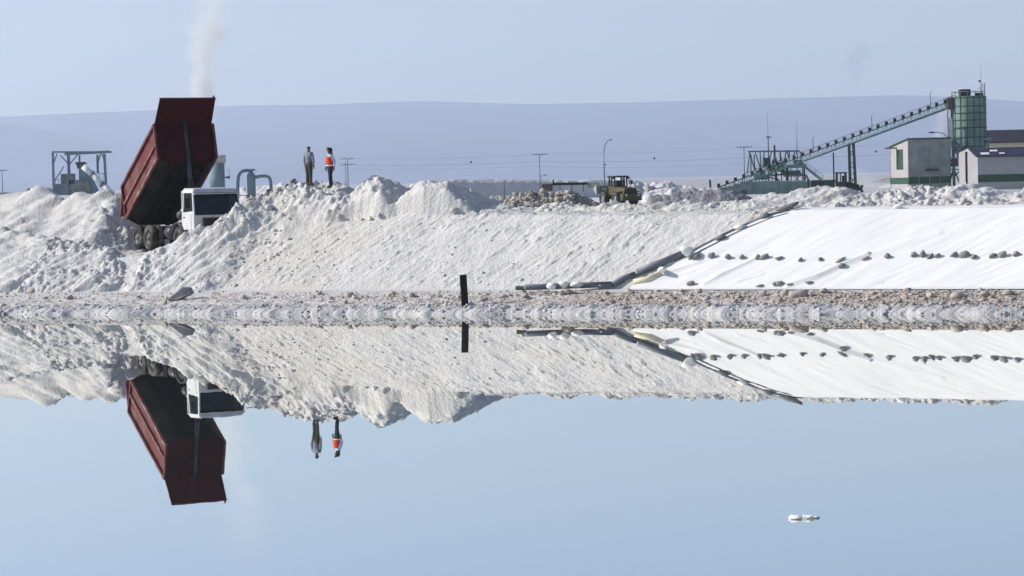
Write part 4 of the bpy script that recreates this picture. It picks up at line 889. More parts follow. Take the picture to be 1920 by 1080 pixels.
# utility poles
def utility_pole(label, u, vb, vt, D, arms, ins=True, lamp=None, twin=False):
    s_ = Site('utility_pole', label, 'utility pole', u, vb, D, 'utility poles across the plain')
    H_ = (vb - vt) * s_.k
    mb = MB(); mb.tube((0, 0, -.5), (0, 0, H_), .85 * s_.k, .6 * s_.k, 7); s_.part(mb, 'shaft', M['pole'], None, True)
    if twin: mb = MB(); mb.tube((-4 * s_.k, 0, -.5), (-4 * s_.k, 0, H_ * .86), .7 * s_.k, .5 * s_.k, 7); s_.part(mb, 'shaft', M['pole'], None, True)
    for (dv, wl, wr) in arms:
        z = H_ - dv * s_.k; mb = MB(); mb.bar((-wl * s_.k, 0, z), (wr * s_.k, 0, z), 1.1 * s_.k); s_.part(mb, 'crossarm', M['pole'])
        for x in (-wl, -wl * .45, wr * .45, wr):
            mb = MB(); mb.tube((x * s_.k, 0, z), (x * s_.k, 0, z + 3.0 * s_.k), .55 * s_.k, .35 * s_.k, 6); s_.part(mb, 'insulator', M['pole'])
    if lamp:
        mb = MB(); mb.bar((0, 0, H_ - lamp * s_.k), (9 * s_.k, 0, H_ - (lamp - 2) * s_.k), 1.0 * s_.k); mb.bar((8 * s_.k, 0, H_ - (lamp - 2) * s_.k), (13 * s_.k, 0, H_ - (lamp - 2.5) * s_.k), 1.7 * s_.k); s_.part(mb, 'lamp_arm', M['pole'])
    return s_
utility_pole('thin utility pole standing on the dark land strip', 5, 359, 318, 900, [(2, 5, 9)])
utility_pole('twin utility pole with two crossarms right behind the workers', 653, 347, 297, 800, [(1, 12, 11), (12, 12, 12)], twin=True)
utility_pole('utility pole with a small lamp arm in front of the shaded stockpile', 1013, 356, 288, 400, [(2, 13, 14)], lamp=43)
utility_pole('utility pole at the low end of the long conveyor', 1396, 334, 274, 520, [(2, 13, 14)])
s_ = Site('thin_post', 'thin bare post in front of the shaded stockpile face', 'post', 946, 378, 300); mb = MB(); mb.tube((0, 0, -.3), (0, 0, 40 * s_.k), 1.1 * s_.k, .7 * s_.k, 7); s_.part(mb, 'shaft', M['pole'])
mb = MB(); mb.bar((-2 * s_.k, 0, 22 * s_.k), (2 * s_.k, 0, 22 * s_.k), 1.4 * s_.k); s_.part(mb, 'bracket', M['pole'])
# street lamp
s_ = Site('street_lamp', 'tall curved street lamp behind the wheel loader', 'street lamp', 1134, 346, 330)
mb = MB(); mb.path([s_.L(*p) for p in ((1134, 350), (1132.5, 310), (1132.3, 285), (1133.5, 275), (1137, 267), (1141, 263.5), (1144, 262.5))], [1.1 * s_.k, 1.0 * s_.k, .9 * s_.k, .8 * s_.k, .75 * s_.k, .7 * s_.k, .7 * s_.k], 8); s_.part(mb, 'shaft', M['pole'], None, True)
mb = MB(); mb.lathe([(.001, -1.3 * s_.k), (2 * s_.k, -.8 * s_.k), (2.1 * s_.k, .6 * s_.k), (.001, 1.6 * s_.k)], 'Z', s_.L(1145.5, 262), 10); s_.part(mb, 'lamp_head', M['steel_dark'], None, True)
mb = MB(); s_.bar(mb, 1132, 308, 1137, 309, 1.8); s_.part(mb, 'junction_box', M['steel_dark'])
# aerial cables with marker balls
def cable(label, pts, D, balls, r=.022):
    s_ = Site('power_cable', label, 'cable', pts[0][0], pts[0][1], D); P_ = []
    for a, b in zip(pts[:-1], pts[1:]):
        for i in range(12):
            f = i / 12; P_.append(s_.L(a[0] + (b[0] - a[0]) * f, a[1] + (b[1] - a[1]) * f + 4 * a[2] * f * (1 - f)))
    P_.append(s_.L(pts[-1][0], pts[-1][1])); mb = MB(); mb.path(P_, r, 5); s_.part(mb, 'wire', M['pole'])
    for u, v in balls:
        mb = MB(); rb = 2.1 * s_.k; mb.lathe([(.001, -rb), (rb * .7, -rb * .7), (rb, 0), (rb * .7, rb * .7), (.001, rb)], 'Z', s_.L(u, v), 12); s_.part(mb, 'marker_ball', M['steel_dark'], None, True)
cable('lower power cable strung across the plain with dark marker balls', [(664, 309, 3), (1013, 303, 3), (1396, 296, 3), (1780, 284, 0)], 600, [(883, 304), (1227, 297), (1642, 284)])
cable('upper power cable strung between the utility poles', [(664, 297, 4), (1027, 288, 4), (1410, 276, 3), (1640, 272, 0)], 600, [], .017)
cable('power cable hanging low over the street lamp', [(640, 318, 2), (1002, 312, 4), (1382, 308, 3), (1500, 305, 0)], 610, [], .014)

# ------------------------------------------------------------------ the green plant
D0 = 430
def bridge_v(u): return 352 + (u - 1345) * (185 - 352) / (1795 - 1345)
cb = Site('belt_conveyor', 'long green truss conveyor climbing from the ground to the silo top', 'conveyor', 1345, 358, D0)
for dd in (-.75, .75):
    for name, off_, w_ in (('top_chord', 0, 1.8), ('bottom_chord', 12, 2.4)):
        mb = MB(); cb.bar(mb, 1345, bridge_v(1345) + off_ * .8, 1790, bridge_v(1790) + off_, w_, dd); cb.part(mb, name, M['green'])
us = np.arange(1352, 1790, 7.9)
for k, u in enumerate(us):
    mb = MB(); cb.bar(mb, u, bridge_v(u), u + .3, bridge_v(u) + 12, 1.3, -.75); cb.part(mb, 'truss_post', M['pale_green'])
    if k < len(us) - 1:
        u2 = us[k + 1]; mb = MB()
        if k % 2: cb.bar(mb, u, bridge_v(u), u2, bridge_v(u2) + 12, 1.1, -.75)
        else: cb.bar(mb, u, bridge_v(u) + 12, u2, bridge_v(u2), 1.1, -.75)
        cb.part(mb, 'diagonal_brace', M['pale_green'])
mb = MB(); mb.hexa([cb.L(1345, bridge_v(1345) + 9, -.7), cb.L(1345, bridge_v(1345) + 9, .7), cb.L(1345, bridge_v(1345) + 10, .7), cb.L(1345, bridge_v(1345) + 10, -.7)], [cb.L(1790, bridge_v(1790) + 9, -.7), cb.L(1790, bridge_v(1790) + 9, .7), cb.L(1790, bridge_v(1790) + 10, .7), cb.L(1790, bridge_v(1790) + 10, -.7)])
cb.part(mb, 'walkway', M['green'])
mb = MB(); cb.bar(mb, 1395, bridge_v(1395) - 5, 1800, bridge_v(1800) - 5, 1.3, -.5); cb.part(mb, 'belt', M['off_white'])
mb = MB(); cb.bar(mb, 1395, bridge_v(1395) - 8, 1790, bridge_v(1790) - 8.5, .8, .7); cb.part(mb, 'handrail', M['green'])
for u in np.arange(1347, 1795, 15.7):
    mb = MB(); v = bridge_v(u); cb.rect(mb, u - 2.6, v - 7.0, u + 2.6, v - .5, -.9, -.3); cb.part(mb, 'idler_cover', M['machine_black'])
for (u0, v0, u1, v1) in ((1592, 271, 1594, 345), (1600, 268, 1604, 345)):
    for dd in (-.9, .9):
        mb = MB(); cb.bar(mb, u0, v0, u1, v1, 2.6, dd); cb.part(mb, 'trestle_leg', M['dark_green'])
for k in range(6):
    v = 276 + k * 11; mb = MB()
    if k % 2: cb.bar(mb, 1593, v, 1602, v + 11, 1.3, -.9)
    else: cb.bar(mb, 1602, v, 1593, v + 11, 1.3, -.9)
    cb.part(mb, 'trestle_brace', M['green'])
for (u, v0, v1, w_) in ((1476, 312, 372, 5), (1508, 306, 368, 3.2), (1430, 325, 350, 1.6), (1563, 286, 348, 2.4), (1454, 318, 345, 2)):
    mb = MB(); cb.bar(mb, u, v0, u + 1.2, v1, w_, .3); cb.part(mb, 'support_column', M['dark_green'])
mb = MB(); cb.rect(mb, 1474, 309, 1512, 315, -.8, .8); cb.part(mb, 'drive_platform', M['green'])
# lamp posts and masts fixed to the conveyor
for (u, vt, lb) in ((1525, 255, 'lowest'), (1635, 213, 'middle'), (1745, 171, 'highest')):
    s_ = Site('lamp_post', '%s of the three small lamp posts standing on the conveyor' % lb, 'lamp post', u, bridge_v(u), D0 - .8, 'lamp posts on the conveyor')
    mb = MB(); mb.tube((0, 0, 0), s_.L(u - 1, vt + 3), .7 * s_.k, .55 * s_.k, 6); s_.part(mb, 'shaft', M['pole'])
    mb = MB(); mb.box(s_.L(u + .6, vt + 1.5), (3.6 * s_.k, 3 * s_.k, 3.0 * s_.k)); s_.part(mb, 'lamp_head', M['off_white'])
s_ = Site('mast', 'tall mast with a crossbar behind the truss gantry', 'mast', 1442, 345, D0 + 8)
mb = MB(); mb.tube((0, 0, 0), s_.L(1440, 256), 1.4 * s_.k, 1.0 * s_.k, 7); mb.tube(s_.L(1440, 258), s_.L(1439, 211), .45 * s_.k, .25 * s_.k, 5); s_.part(mb, 'shaft', M['pole'])
mb = MB(); s_.bar(mb, 1437, 257, 1445, 257, 2.2); s_.part(mb, 'floodlight', M['steel_dark'])
s_ = Site('mast', 'thin antenna mast rising beside the end of the truss gantry', 'mast', 1495, 300, D0 + 8); mb = MB(); mb.tube((0, 0, 0), s_.L(1494, 264), .8 * s_.k, .7 * s_.k, 6); mb.tube(s_.L(1494, 264), s_.L(1493.5, 229), .4 * s_.k, .25 * s_.k, 5); s_.part(mb, 'shaft', M['pole'])
s_ = Site('chimney_stub', 'short dark exhaust pipe on the truss gantry machinery', 'exhaust pipe', 1453, 312, D0 + 5); mb = MB(); mb.tube((0, 0, 0), s_.L(1452, 272), 2.1 * s_.k, 1.7 * s_.k, 8); s_.part(mb, 'pipe', M['machine_black'])
s_ = Site('chimney_stub', 'black vertical tank on the end of the low conveyor', 'exhaust pipe', 1332, 352, D0 - 2); mb = MB(); mb.tube((0, 0, 0), s_.L(1331, 337), 1.9 * s_.k, 1.9 * s_.k, 8); s_.part(mb, 'pipe', M['machine_black'])
# truss gantry
tg2 = Site('truss_gantry', 'green lattice truss gantry behind the foot of the conveyor', 'gantry', 1453, 345, D0 + 6)
mb = MB(); tg2.bar(mb, 1405, 284, 1500, 283, 3.0); tg2.part(mb, 'top_chord', M['green'])
mb = MB(); tg2.bar(mb, 1405, 284, 1502, 283, 2.4, 3); tg2.part(mb, 'top_chord', M['green'])
mb = MB(); tg2.bar(mb, 1400, 330, 1505, 326, 3.0); tg2.part(mb, 'bottom_chord', M['green'])
for (a, b) in (((1406, 284), (1401, 326)), ((1405, 284), (1416, 322)), ((1415, 322), (1414, 290)), ((1416, 286), (1426, 316)), ((1425, 284), (1427, 318)), ((1433, 284), (1430, 316)), ((1447, 284), (1441, 300)), ((1462, 284), (1466, 305)), ((1463, 284), (1463, 305)), ((1470, 305), (1474, 284)), ((1476, 284), (1479, 298)), ((1480, 284), (1480, 300)), ((1486, 300), (1490, 284)), ((1493, 284), (1496, 296)), ((1501, 284), (1502, 300)), ((1408, 290), (1408, 325))):
    mb = MB(); tg2.bar(mb, a[0], a[1], b[0], b[1], 2.2); tg2.part(mb, 'diagonal_brace', M['green'])
mc = Site('crusher', 'dark green and rusty crusher machine standing in the truss gantry', 'machine', 1446, 345, D0 + 5)
mb = MB(); mc.rect(mb, 1431, 296, 1444, 316, -1, 1); mc.part(mb, 'motor_housing', M['mid_green'])
mb = MB(); a = mc.L(1453, 320); mb.lathe([(6 * mc.k, 0), (6.5 * mc.k, 14 * mc.k), (3 * mc.k, 24 * mc.k), (.01, 26 * mc.k)], 'Z', a, 14); mc.part(mb, 'crusher_bowl', M['rust'], None, True)
mb = MB(); mc.rect(mb, 1440, 308, 1462, 322, -1, 1); mc.part(mb, 'frame', M['dark_green'])
mb = MB(); mc.bar(mb, 1455, 318, 1456, 342, 3.4); mc.part(mb, 'leg', M['machine_black'])
mb = MB(); mc.bar(mb, 1438, 330, 1460, 338, 2.2); mc.part(mb, 'brace', M['dark_green'])
mb = MB(); mc.rect(mb, 1462, 300, 1474, 318, -1, 1); mc.part(mb, 'gearbox', M['dark_green'])
sh_ = Site('screening_deck', 'cluttered green screening deck under the middle of the conveyor', 'machine', 1480, 345, D0 + 3)
for (a_, b_, c_, d_, m_, nm) in ((1442, 312, 1470, 322, 'mid_green', 'screen_box'), (1466, 320, 1500, 326, 'green', 'chute'), (1488, 300, 1504, 312, 'dark_green', 'gearbox'), (1420, 318, 1434, 328, 'dark_green', 'feeder'), (1412, 330, 1440, 337, 'pale_green', 'walkway'), (1470, 328, 1512, 331, 'pale_green', 'walkway')):
    mb = MB(); sh_.rect(mb, a_, b_, c_, d_, -1, 1); sh_.part(mb, nm, M[m_])
for u_ in (1416, 1424, 1440, 1448, 1466, 1484, 1496, 1503):
    mb = MB(); sh_.bar(mb, u_, 314, u_ + .8, 345, 1.8, (u_ % 3) - 1); sh_.part(mb, 'support_post', M['green'])
for a_, b_ in (((1416, 320), (1440, 342)), ((1440, 322), (1466, 342)), ((1484, 326), (1503, 344)), ((1503, 326), (1484, 344))):
    mb = MB(); sh_.bar(mb, *a_, *b_, 1.3, -.5); sh_.part(mb, 'brace', M['green'])
# tank wall
tw = Site('tank_wall', 'long green corrugated tank wall under the conveyor', 'tank', 1450, 378, D0 - 3)
panels = np.linspace(1352, 1520, 15)
for i in range(14):
    u0, u1 = panels[i], panels[i + 1]
    vt = max(340.5 - .0 * i, bridge_v(u0) + 4 if u0 < 1400 else 340)
    mb = MB(); tw.rect(mb, u0 + .15, vt, u1 - .15, 382, -.06 if i % 2 else 0, .4); tw.part(mb, 'panel', M['green'])
mb = MB(); tw.bar(mb, 1398, 341, 1522, 339, 2.2, .2); tw.part(mb, 'rim', M['pale_green'])
mb = MB(); tw.rect(mb, 1352, 352, 1520, 384, .45, 6); tw.part(mb, 'tank_body', M['dark_green'])
for u in (1392, 1398):
    mb = MB(); tw.bar(mb, u, 357, u, 372, 3, -.2); tw.part(mb, 'valve', M['machine_black'])
for u, v in ((1511, 345),):
    mb = MB(); mb.path([tw.L(1508, 336, -1), tw.L(1512, 330, -1), tw.L(1514, 336, -1), tw.L(1515, 372, -1)], 1.8 * tw.k, 8); tw.part(mb, 'hose', M['machine_black'], None, True)
lt = Site('low_shed', 'low green and rusty shed between the tank wall and the bulldozer', 'shed', 1545, 362, D0 - 1)
mb = MB(); lt.rect(mb, 1523, 341, 1566, 364, 0, 3); lt.part(mb, 'wall', M['dark_green'])
mb = MB(); lt.rect(mb, 1523, 338, 1568, 341.5, -.2, 3.2); lt.part(mb, 'roof', M['mid_green'])
mb = MB(); lt.rect(mb, 1526, 346, 1538, 362, -.12, -.02); lt.part(mb, 'door', M['rust'])
st = Site('stair', 'green steel stair slanting down from the conveyor drive platform', 'stairs', 1550, 345, D0 - 1.5)
mb = MB(); st.bar(mb, 1511, 314, 1541, 338, 4.5, 0); st.part(mb, 'flight', M['green'])
for (a, b, w_) in (((1512, 304), (1545, 330), 1.0), ((1512, 309), (1543, 334), .8), ((1512, 304), (1513, 315), .9), ((1528, 316), (1528, 328), .9), ((1543, 329), (1543, 340), .9)):
    mb = MB(); st.bar(mb, *a, *b, w_, 0); st.part(mb, 'railing', M['pale_green'])
# silo
so_ = Site('silo', 'round green ribbed silo on a steel frame at the top of the conveyor', 'silo', 1818, 352, D0)
k_ = so_.k; bx = so_.L(1818, 352); R0 = 32 * k_
def vz(v): return (352 - v) * k_
mb = MB(); mb.lathe([(.001, vz(180)), (R0, vz(181)), (R0, vz(276)), (R0 * .55, vz(300)), (R0 * .3, vz(312)), (.001, vz(312))], 'Z', (0, 0, 0), 32); so_.part(mb, 'shell', M['green'], None, False)
for v, w_ in ((184, 1.02), (200, 1.015), (213, 1.02), (226, 1.015), (240, 1.06), (258, 1.02), (275, 1.03)):
    mb = MB(); z = vz(v); mb.lathe([(R0 * .98, z - .9 * k_), (R0 * w_, z - .9 * k_), (R0 * w_, z + .9 * k_), (R0 * .98, z + .9 * k_)], 'Z', (0, 0, 0), 32); so_.part(mb, 'ring', M['dark_green'])
for i in range(16):
    a = 2 * math.pi * (i + .35) / 16; mb = MB(); mb.bar((R0 * 1.01 * math.cos(a), R0 * 1.01 * math.sin(a), vz(181)), (R0 * 1.01 * math.cos(a), R0 * 1.01 * math.sin(a), vz(275)), 1.2 * k_); so_.part(mb, 'rib', M['mid_green'])
for sx in (-1, 1):
    for sy in (-1, 1):
        mb = MB(); mb.bar((sx * R0 * 1.0, sy * R0 * .7, vz(352)), (sx * R0 * 1.0, sy * R0 * .7, vz(262)), 3.2 * k_); so_.part(mb, 'leg', M['green'])
    mb = MB(); mb.bar((sx * R0, -R0 * .7, vz(265)), (sx * R0, R0 * .7, vz(265)), 4 * k_); so_.part(mb, 'beam', M['green'])
for sy in (-1, 1): mb = MB(); mb.bar((-R0 * 1.15, sy * R0 * .7 - .1, vz(262)), (R0 * 1.2, sy * R0 * .7 - .1, vz(262)), 4.5 * k_); so_.part(mb, 'beam', M['green'])
for x0, x1, z0, z1 in ((-1, .0, 300, 264), (.0, 1, 264, 300), (-1, 0, 330, 296), (1, 0, 330, 296)):
    mb = MB(); mb.bar((x0 * R0, -R0 * .75, vz(z0)), (x1 * R0, -R0 * .75, vz(z1)), 2 * k_); so_.part(mb, 'brace', M['mid_green'])
mb = MB(); mb.b2((-R0 * .5, -R0 * .4, vz(180)), (R0 * .08, R0 * .4, vz(168))); so_.part(mb, 'drive_housing', M['machine_black'])
mb = MB(); mb.b2((R0 * .42, -.5, vz(180)), (R0 * .85, .5, vz(175))); so_.part(mb, 'vent_box', M['machine_black'])
mb = MB(); mb.lathe([(R0 * .95, vz(173)), (R0 * .97, vz(173)), (R0 * .97, vz(172)), (R0 * .95, vz(172))], 'Z', (0, 0, 0), 24); so_.part(mb, 'guard_rail', M['green'])
for i in range(14):
    a = 2 * math.pi * i / 14; mb = MB(); mb.bar((R0 * .96 * math.cos(a), R0 * .96 * math.sin(a), vz(181)), (R0 * .96 * math.cos(a), R0 * .96 * math.sin(a), vz(172)), .8 * k_); so_.part(mb, 'guard_rail_post', M['green'])
mb = MB(); mb.b2((-R0 * 1.3, -1.4, vz(205)), (-R0 * 1.0, .6, vz(183))); so_.part(mb, 'chute', M['rust'])
lad = Site('lattice_mast', 'slim lattice mast with antenna standing on the silo edge', 'mast', 1843, 182, D0 - 1)
for x in (-4, 3):
    mb = MB(); mb.bar((x * k_, 0, 0), ((x + 1) * k_, 0, 26 * k_), 1.1 * k_); lad.part(mb, 'rail', M['pole'])
for i in range(7): mb = MB(); mb.bar((-4 * k_, 0, (2 + i * 3.6) * k_), (3.4 * k_, 0, (4 + i * 3.4) * k_), .9 * k_); lad.part(mb, 'rung', M['pole'])
mb = MB(); mb.tube((-3 * k_, 0, 24 * k_), (-2.5 * k_, 0, 66 * k_), .4 * k_, .2 * k_, 5); lad.part(mb, 'antenna', M['pole'])
mb = MB(); mb.box((-6 * k_, 0, 30 * k_), (3.4 * k_, .4, 3.4 * k_)); mb.bar((-6 * k_, 0, 29 * k_), (-3 * k_, 0, 27 * k_), .8 * k_); lad.part(mb, 'floodlight', M['steel_dark'])
mb = MB(); mb.bar((-9 * k_, 0, 17 * k_), (-3 * k_, 0, 17 * k_), .9 * k_); lad.part(mb, 'side_arm', M['pole'])
# column and lamp between building and silo
s_ = Site('service_column', 'pale service column with a long lamp arm beside the silo', 'column', 1781, 345, D0 - 3)
mb = MB(); s_.bar(mb, 1776, 204, 1781, 345, 3.0); s_.part(mb, 'shaft', M['pale_pink'])
mb = MB(); s_.rect(mb, 1779, 222, 1786, 262, 0, .5); s_.part(mb, 'cable_duct', M['off_white'])
mb = MB(); mb.path([s_.L(*p) for p in ((1778, 258), (1770, 251), (1760, 248), (1750, 248))], .8 * s_.k, 6); s_.part(mb, 'lamp_arm', M['pole'])
mb = MB(); s_.bar(mb, 1742, 248.5, 1752, 248.5, 2.6); s_.part(mb, 'lamp_head', M['steel_dark'])
tf = Site('tripod_frame', 'green braced steel frame with rusty machinery in front of the silo', 'frame', 1795, 358, D0 - 6)
for (a, b, w_, m_) in (((1786, 264), (1789, 358), 4, 'green'), ((1800, 262), (1801, 356), 4.5, 'green'), ((1787, 320), (1776, 356), 2.6, 'mid_green'), ((1790, 320), (1803, 352), 2.2, 'mid_green'), ((1786, 290), (1800, 268), 2, 'mid_green'), ((1786, 312), (1800, 292), 2, 'mid_green'), ((1772, 318), (1812, 318), 2.2, 'green')):
    mb = MB(); tf.bar(mb, *a, *b, w_); tf.part(mb, 'strut', M[m_])
mb = MB(); tf.rect(mb, 1784, 298, 1796, 312, -.6, .6); tf.part(mb, 'motor', M['rust'])
mb = MB(); tf.rect(mb, 1776, 294, 1790, 297, -.7, .7); tf.part(mb, 'platform', M['pale_green'])
mb = MB(); tf.rect(mb, 1776, 303, 1784, 306, -.7, .7); tf.part(mb, 'platform', M['pale_green'])
# grey building with its end wall coloured paler for the sun on it: local metres, turned so that two walls show
gb = Site('grey_building', 'tall grey concrete building with a green band and an open doorway', 'building', 1704, 358, D0 - 8)
kk = gb.k; BZ = lambda v: (359 - v) * kk
W_ = 79 * kk; yaw = 0
# end wall runs back to the (picture) left: plan corner A=(0,0), front wall to (+W,0), end wall to (-20px, +6 m)
ex, ey = -19 * kk - .35, 6.5
zf, ze = BZ(263), BZ(277)
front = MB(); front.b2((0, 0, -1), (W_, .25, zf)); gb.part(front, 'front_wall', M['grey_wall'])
def wallpt(f, z, o=0.): return Vector((ex * f - o * .95, ey * f - o * .3, z))
def wq(mb, f0, f1, z00, z01, z10, z11, o0=0., o1=.25):
    return mb.hexa([wallpt(f0, z00, o0), wallpt(f1, z10, o0), wallpt(f1, z11, o0), wallpt(f0, z01, o0)], [wallpt(f0, z00, o1), wallpt(f1, z10, o1), wallpt(f1, z11, o1), wallpt(f0, z01, o1)])
mb = MB(); zt = lambda f: zf + (ze - zf) * f
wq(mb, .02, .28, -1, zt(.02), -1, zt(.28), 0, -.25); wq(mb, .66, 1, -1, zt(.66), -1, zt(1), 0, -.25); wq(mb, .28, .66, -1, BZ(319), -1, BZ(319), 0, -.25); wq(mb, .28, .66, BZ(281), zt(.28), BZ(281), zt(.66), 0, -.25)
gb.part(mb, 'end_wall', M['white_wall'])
mb = MB(); wq(mb, .28, .66, BZ(319), BZ(281), BZ(319), BZ(281), -.2, -.23); gb.part(mb, 'doorway', M['dark_green'])
mb = MB(); wq(mb, .0, 1, BZ(346), BZ(334), BZ(346), BZ(334), .01, .04); mb.b2((0, -.03, BZ(346)), (W_, -.005, BZ(333))); gb.part(mb, 'band', M['mid_green'])
mb = MB(); mb.add([(-.15, -.3, zf + .05), (W_ + .2, -.3, zf + .05), (W_ + .2, ey, ze + .05), (ex - .2, ey, ze + .05), (-.15, -.3, zf + .25), (W_ + .2, -.3, zf + .25), (W_ + .2, ey, ze + .25), (ex - .2, ey, ze + .25)], [(3, 2, 1, 0), (4, 5, 6, 7), (0, 1, 5, 4), (1, 2, 6, 5), (2, 3, 7, 6), (3, 0, 4, 7)]); gb.part(mb, 'roof', M['dark_green'])
mb = MB(); mb.b2((ex - 14 * kk, ey * .6, ze - .2), (0, ey * .6 + .4, ze + .05)); gb.part(mb, 'lintel_beam', M['green'])
mb = MB(); mb.b2((32 * kk, -.5, BZ(322)), (56 * kk, -.05, BZ(319))); gb.part(mb, 'canopy', M['machine_black'])
mb = MB(); mb.b2((W_ - .2, .2, -1), (W_, ey, zf - .4)); mb.b2((ex, ey - .2, -1), (W_, ey, ze)); gb.part(mb, 'back_wall', M['grey_wall'])
for x in (.25, .5, .75): mb = MB(); mb.b2((W_ * x - .05, -.05, -1), (W_ * x + .05, -.003, zf)); gb.part(mb, 'pilaster', M['grey_wall'])
# low white building with a dark pitched roof
wb = Site('white_building', 'low white building with a dark sagging roof and a green band', 'building', 1828, 356, D0 - 20)
kk = wb.k; Z = lambda v: (358 - v) * kk
mb = MB(); mb.b2((6 * kk, 0, -1), (190 * kk, .25, Z(295))); wb.part(mb, 'front_wall', M['white_wall'])
mb = MB(); mb.add([(6 * kk, 0, -1), (-22 * kk, 3.5, -1), (-22 * kk, 3.5, Z(288)), (6 * kk, 0, Z(294)), (-8 * kk, 1.8, Z(280))], [(0, 1, 2, 4, 3)]); ew = wb.part(mb, 'end_wall', M['white_wall'])
sd = ew.modifiers.new('thick', 'SOLIDIFY'); sd.thickness = .25
mb = MB(); mb.add([(2 * kk, -.4, Z(295)), (190 * kk, -.4, Z(296)), (190 * kk, 1.8, Z(279)), (-8 * kk, 1.8, Z(279.5)), (2 * kk, -.4, Z(297)), (190 * kk, -.4, Z(298)), (190 * kk, 1.8, Z(281)), (-8 * kk, 1.8, Z(281))], [(0, 1, 2, 3), (7, 6, 5, 4), (0, 4, 5, 1), (1, 5, 6, 2), (2, 6, 7, 3), (3, 7, 4, 0)]); wb.part(mb, 'roof', M['roof_dark'])
mb = MB(); mb.add([(-8 * kk, 1.8, Z(279.5)), (190 * kk, 1.8, Z(279)), (190 * kk, 4, Z(294)), (-22 * kk, 3.6, Z(288))], [(0, 1, 2, 3)]); wb.part(mb, 'rear_roof', M['roof_dark'])
mb = MB(); mb.b2((6 * kk, -.04, Z(344)), (190 * kk, -.005, Z(330))); wb.part(mb, 'band', M['mid_green'])
mb = MB(); mb.b2((-13 * kk, 1.9, -.5), (-10 * kk, 2.1, Z(286))); mb2 = wb.part(mb, 'drain_pipe', M['machine_black'])
# roof snow-like salt dust patches on the dark roof
for (x, z0, L, w2) in ((20, 291, 16, .5), (38, 286, 14, .4), (52, 291, 10, .3)):
    f = (295 - z0) / 16; mb = MB(); y = -.4 + 2.2 * f; mb.box((x * kk, y, Z(z0) + .06), (L * kk, w2, .04), Matrix.Rotation(R_(36), 3, 'X')); wb.part(mb, 'salt_patch', M['pale_stone'])
# big dark-roofed hall behind
bh = Site('long_hall', 'long hall behind the silo with a wide black roof and cream wall', 'building', 1850, 352, D0 + 60)
kk = bh.k; mb = MB(); mb.b2((0, 0, -1), (260 * kk, 12, (352 - 268) * kk)); bh.part(mb, 'wall', M['cream'])
mb = MB(); mb.hexa([(-4 * kk, -.8, 83 * kk), (260 * kk, -.8, 83 * kk), (260 * kk, 3.5, 106 * kk), (-4 * kk, 3.5, 106 * kk)], [(-4 * kk, -.8, 85 * kk), (260 * kk, -.8, 85 * kk), (260 * kk, 3.7, 108 * kk), (-4 * kk, 3.7, 108 * kk)]); bh.part(mb, 'roof', M['roof_black'])
# dark flat loading slab left of the loader
fs_ = Site('loading_ramp', 'dark flat loading ramp with a rusty box left of the loader', 'ramp', 1065, 356, 340)
mb = MB(); fs_.rect(mb, 1036, 343, 1102, 347, -1, 1); fs_.part(mb, 'deck', M['machine_dark'])
mb = MB(); fs_.rect(mb, 1016, 345, 1036, 358, -1, 1); fs_.part(mb, 'box', M['rust'])
mb = MB(); fs_.rect(mb, 1036, 337, 1039, 345, -.4, .4); fs_.part(mb, 'end_post', M['machine_black'])
mb = MB(); fs_.rect(mb, 1102, 343, 1124, 352, -1, 1); fs_.part(mb, 'rubble_box', M['brown_earth'])
for u in (1050, 1072, 1094): mb = MB(); fs_.bar(mb, u, 346, u, 360, 2); fs_.part(mb, 'pier', M['grey_earth'])

# ------------------------------------------------------------------ wheel loader
ld = Site('wheel_loader', 'dirty yellow wheel loader seen from behind with its bucket up', 'wheel loader', 1171, 385, 285)
f_ = (-.42, .91); ang = math.atan2(f_[1], f_[0]); ld.t.rotation_euler = (0, 0, ang); T = ld.t
def lw(x, y, r=.80, wd=.62):
    mb = MB(); mb.lathe([(r * .5, -wd / 2), (r * .92, -wd / 2), (r, -wd * .32), (r, wd * .32), (r * .92, wd / 2), (r * .5, wd / 2)], 'Y', (x, y, r), 22); o_ = mb.build('wheel', M['tyre'], T, True)
    q = wd * .5 * (1 if y > 0 else -1); mb = MB(); mb.lathe([(r * .55, q * .9), (r * .4, q * .5), (r * .2, q * .6), (.001, q * .95)], 'Y', (x, y, r), 18); mb.build('rim', M['grey_wall'], o_, True)
for x in (-.2, 2.9):
    for y in (-1.05, 1.05): lw(x, y)
mb = MB(); mb.hexa([(-1.7, -1.1, .75), (-1.7, 1.1, .75), (1.2, 1.1, .75), (1.2, -1.1, .75)], [(-1.55, -.75, 1.95), (-1.55, .75, 1.95), (1.2, .85, 2.15), (1.2, -.85, 2.15)]); mb.build('engine_hood', M['machine'], T, bevel=.12)
mb = MB(); mb.hexa([(-2.0, -1.25, .55), (-2.0, 1.25, .55), (-1.3, 1.25, .55), (-1.3, -1.25, .55)], [(-1.95, -1.15, 1.35), (-1.95, 1.15, 1.35), (-1.3, 1.15, 1.35), (-1.3, -1.15, 1.35)]); mb.build('counterweight', M['machine'], T, bevel=.08)
mb = MB(); mb.b2((-1.72, -.6, 1.2), (-1.6, .6, 1.85)); mb.build('radiator_grille', M['machine_black'], T)
mb = MB(); mb.b2((-1.3, -1.25, 1.5), (.8, -.95, 1.62)); mb.b2((-1.3, .95, 1.5), (.8, 1.25, 1.62)); mb.build('fender', M['machine'], T)
mb = MB(); mb.b2((.8, -.85, 1.2), (2.2, .85, 2.2)); cb_ = mb.build('cab', M['machine'], T)
for x, y in ((.85, -.8), (.85, .8), (2.15, -.8), (2.15, .8), (1.5, -.82), (1.5, .82)):
    mb = MB(); mb.bar((x, y, 2.2), (x, y * .95, 3.2), .13); mb.build('cab_pillar', M['machine_black'], cb_)
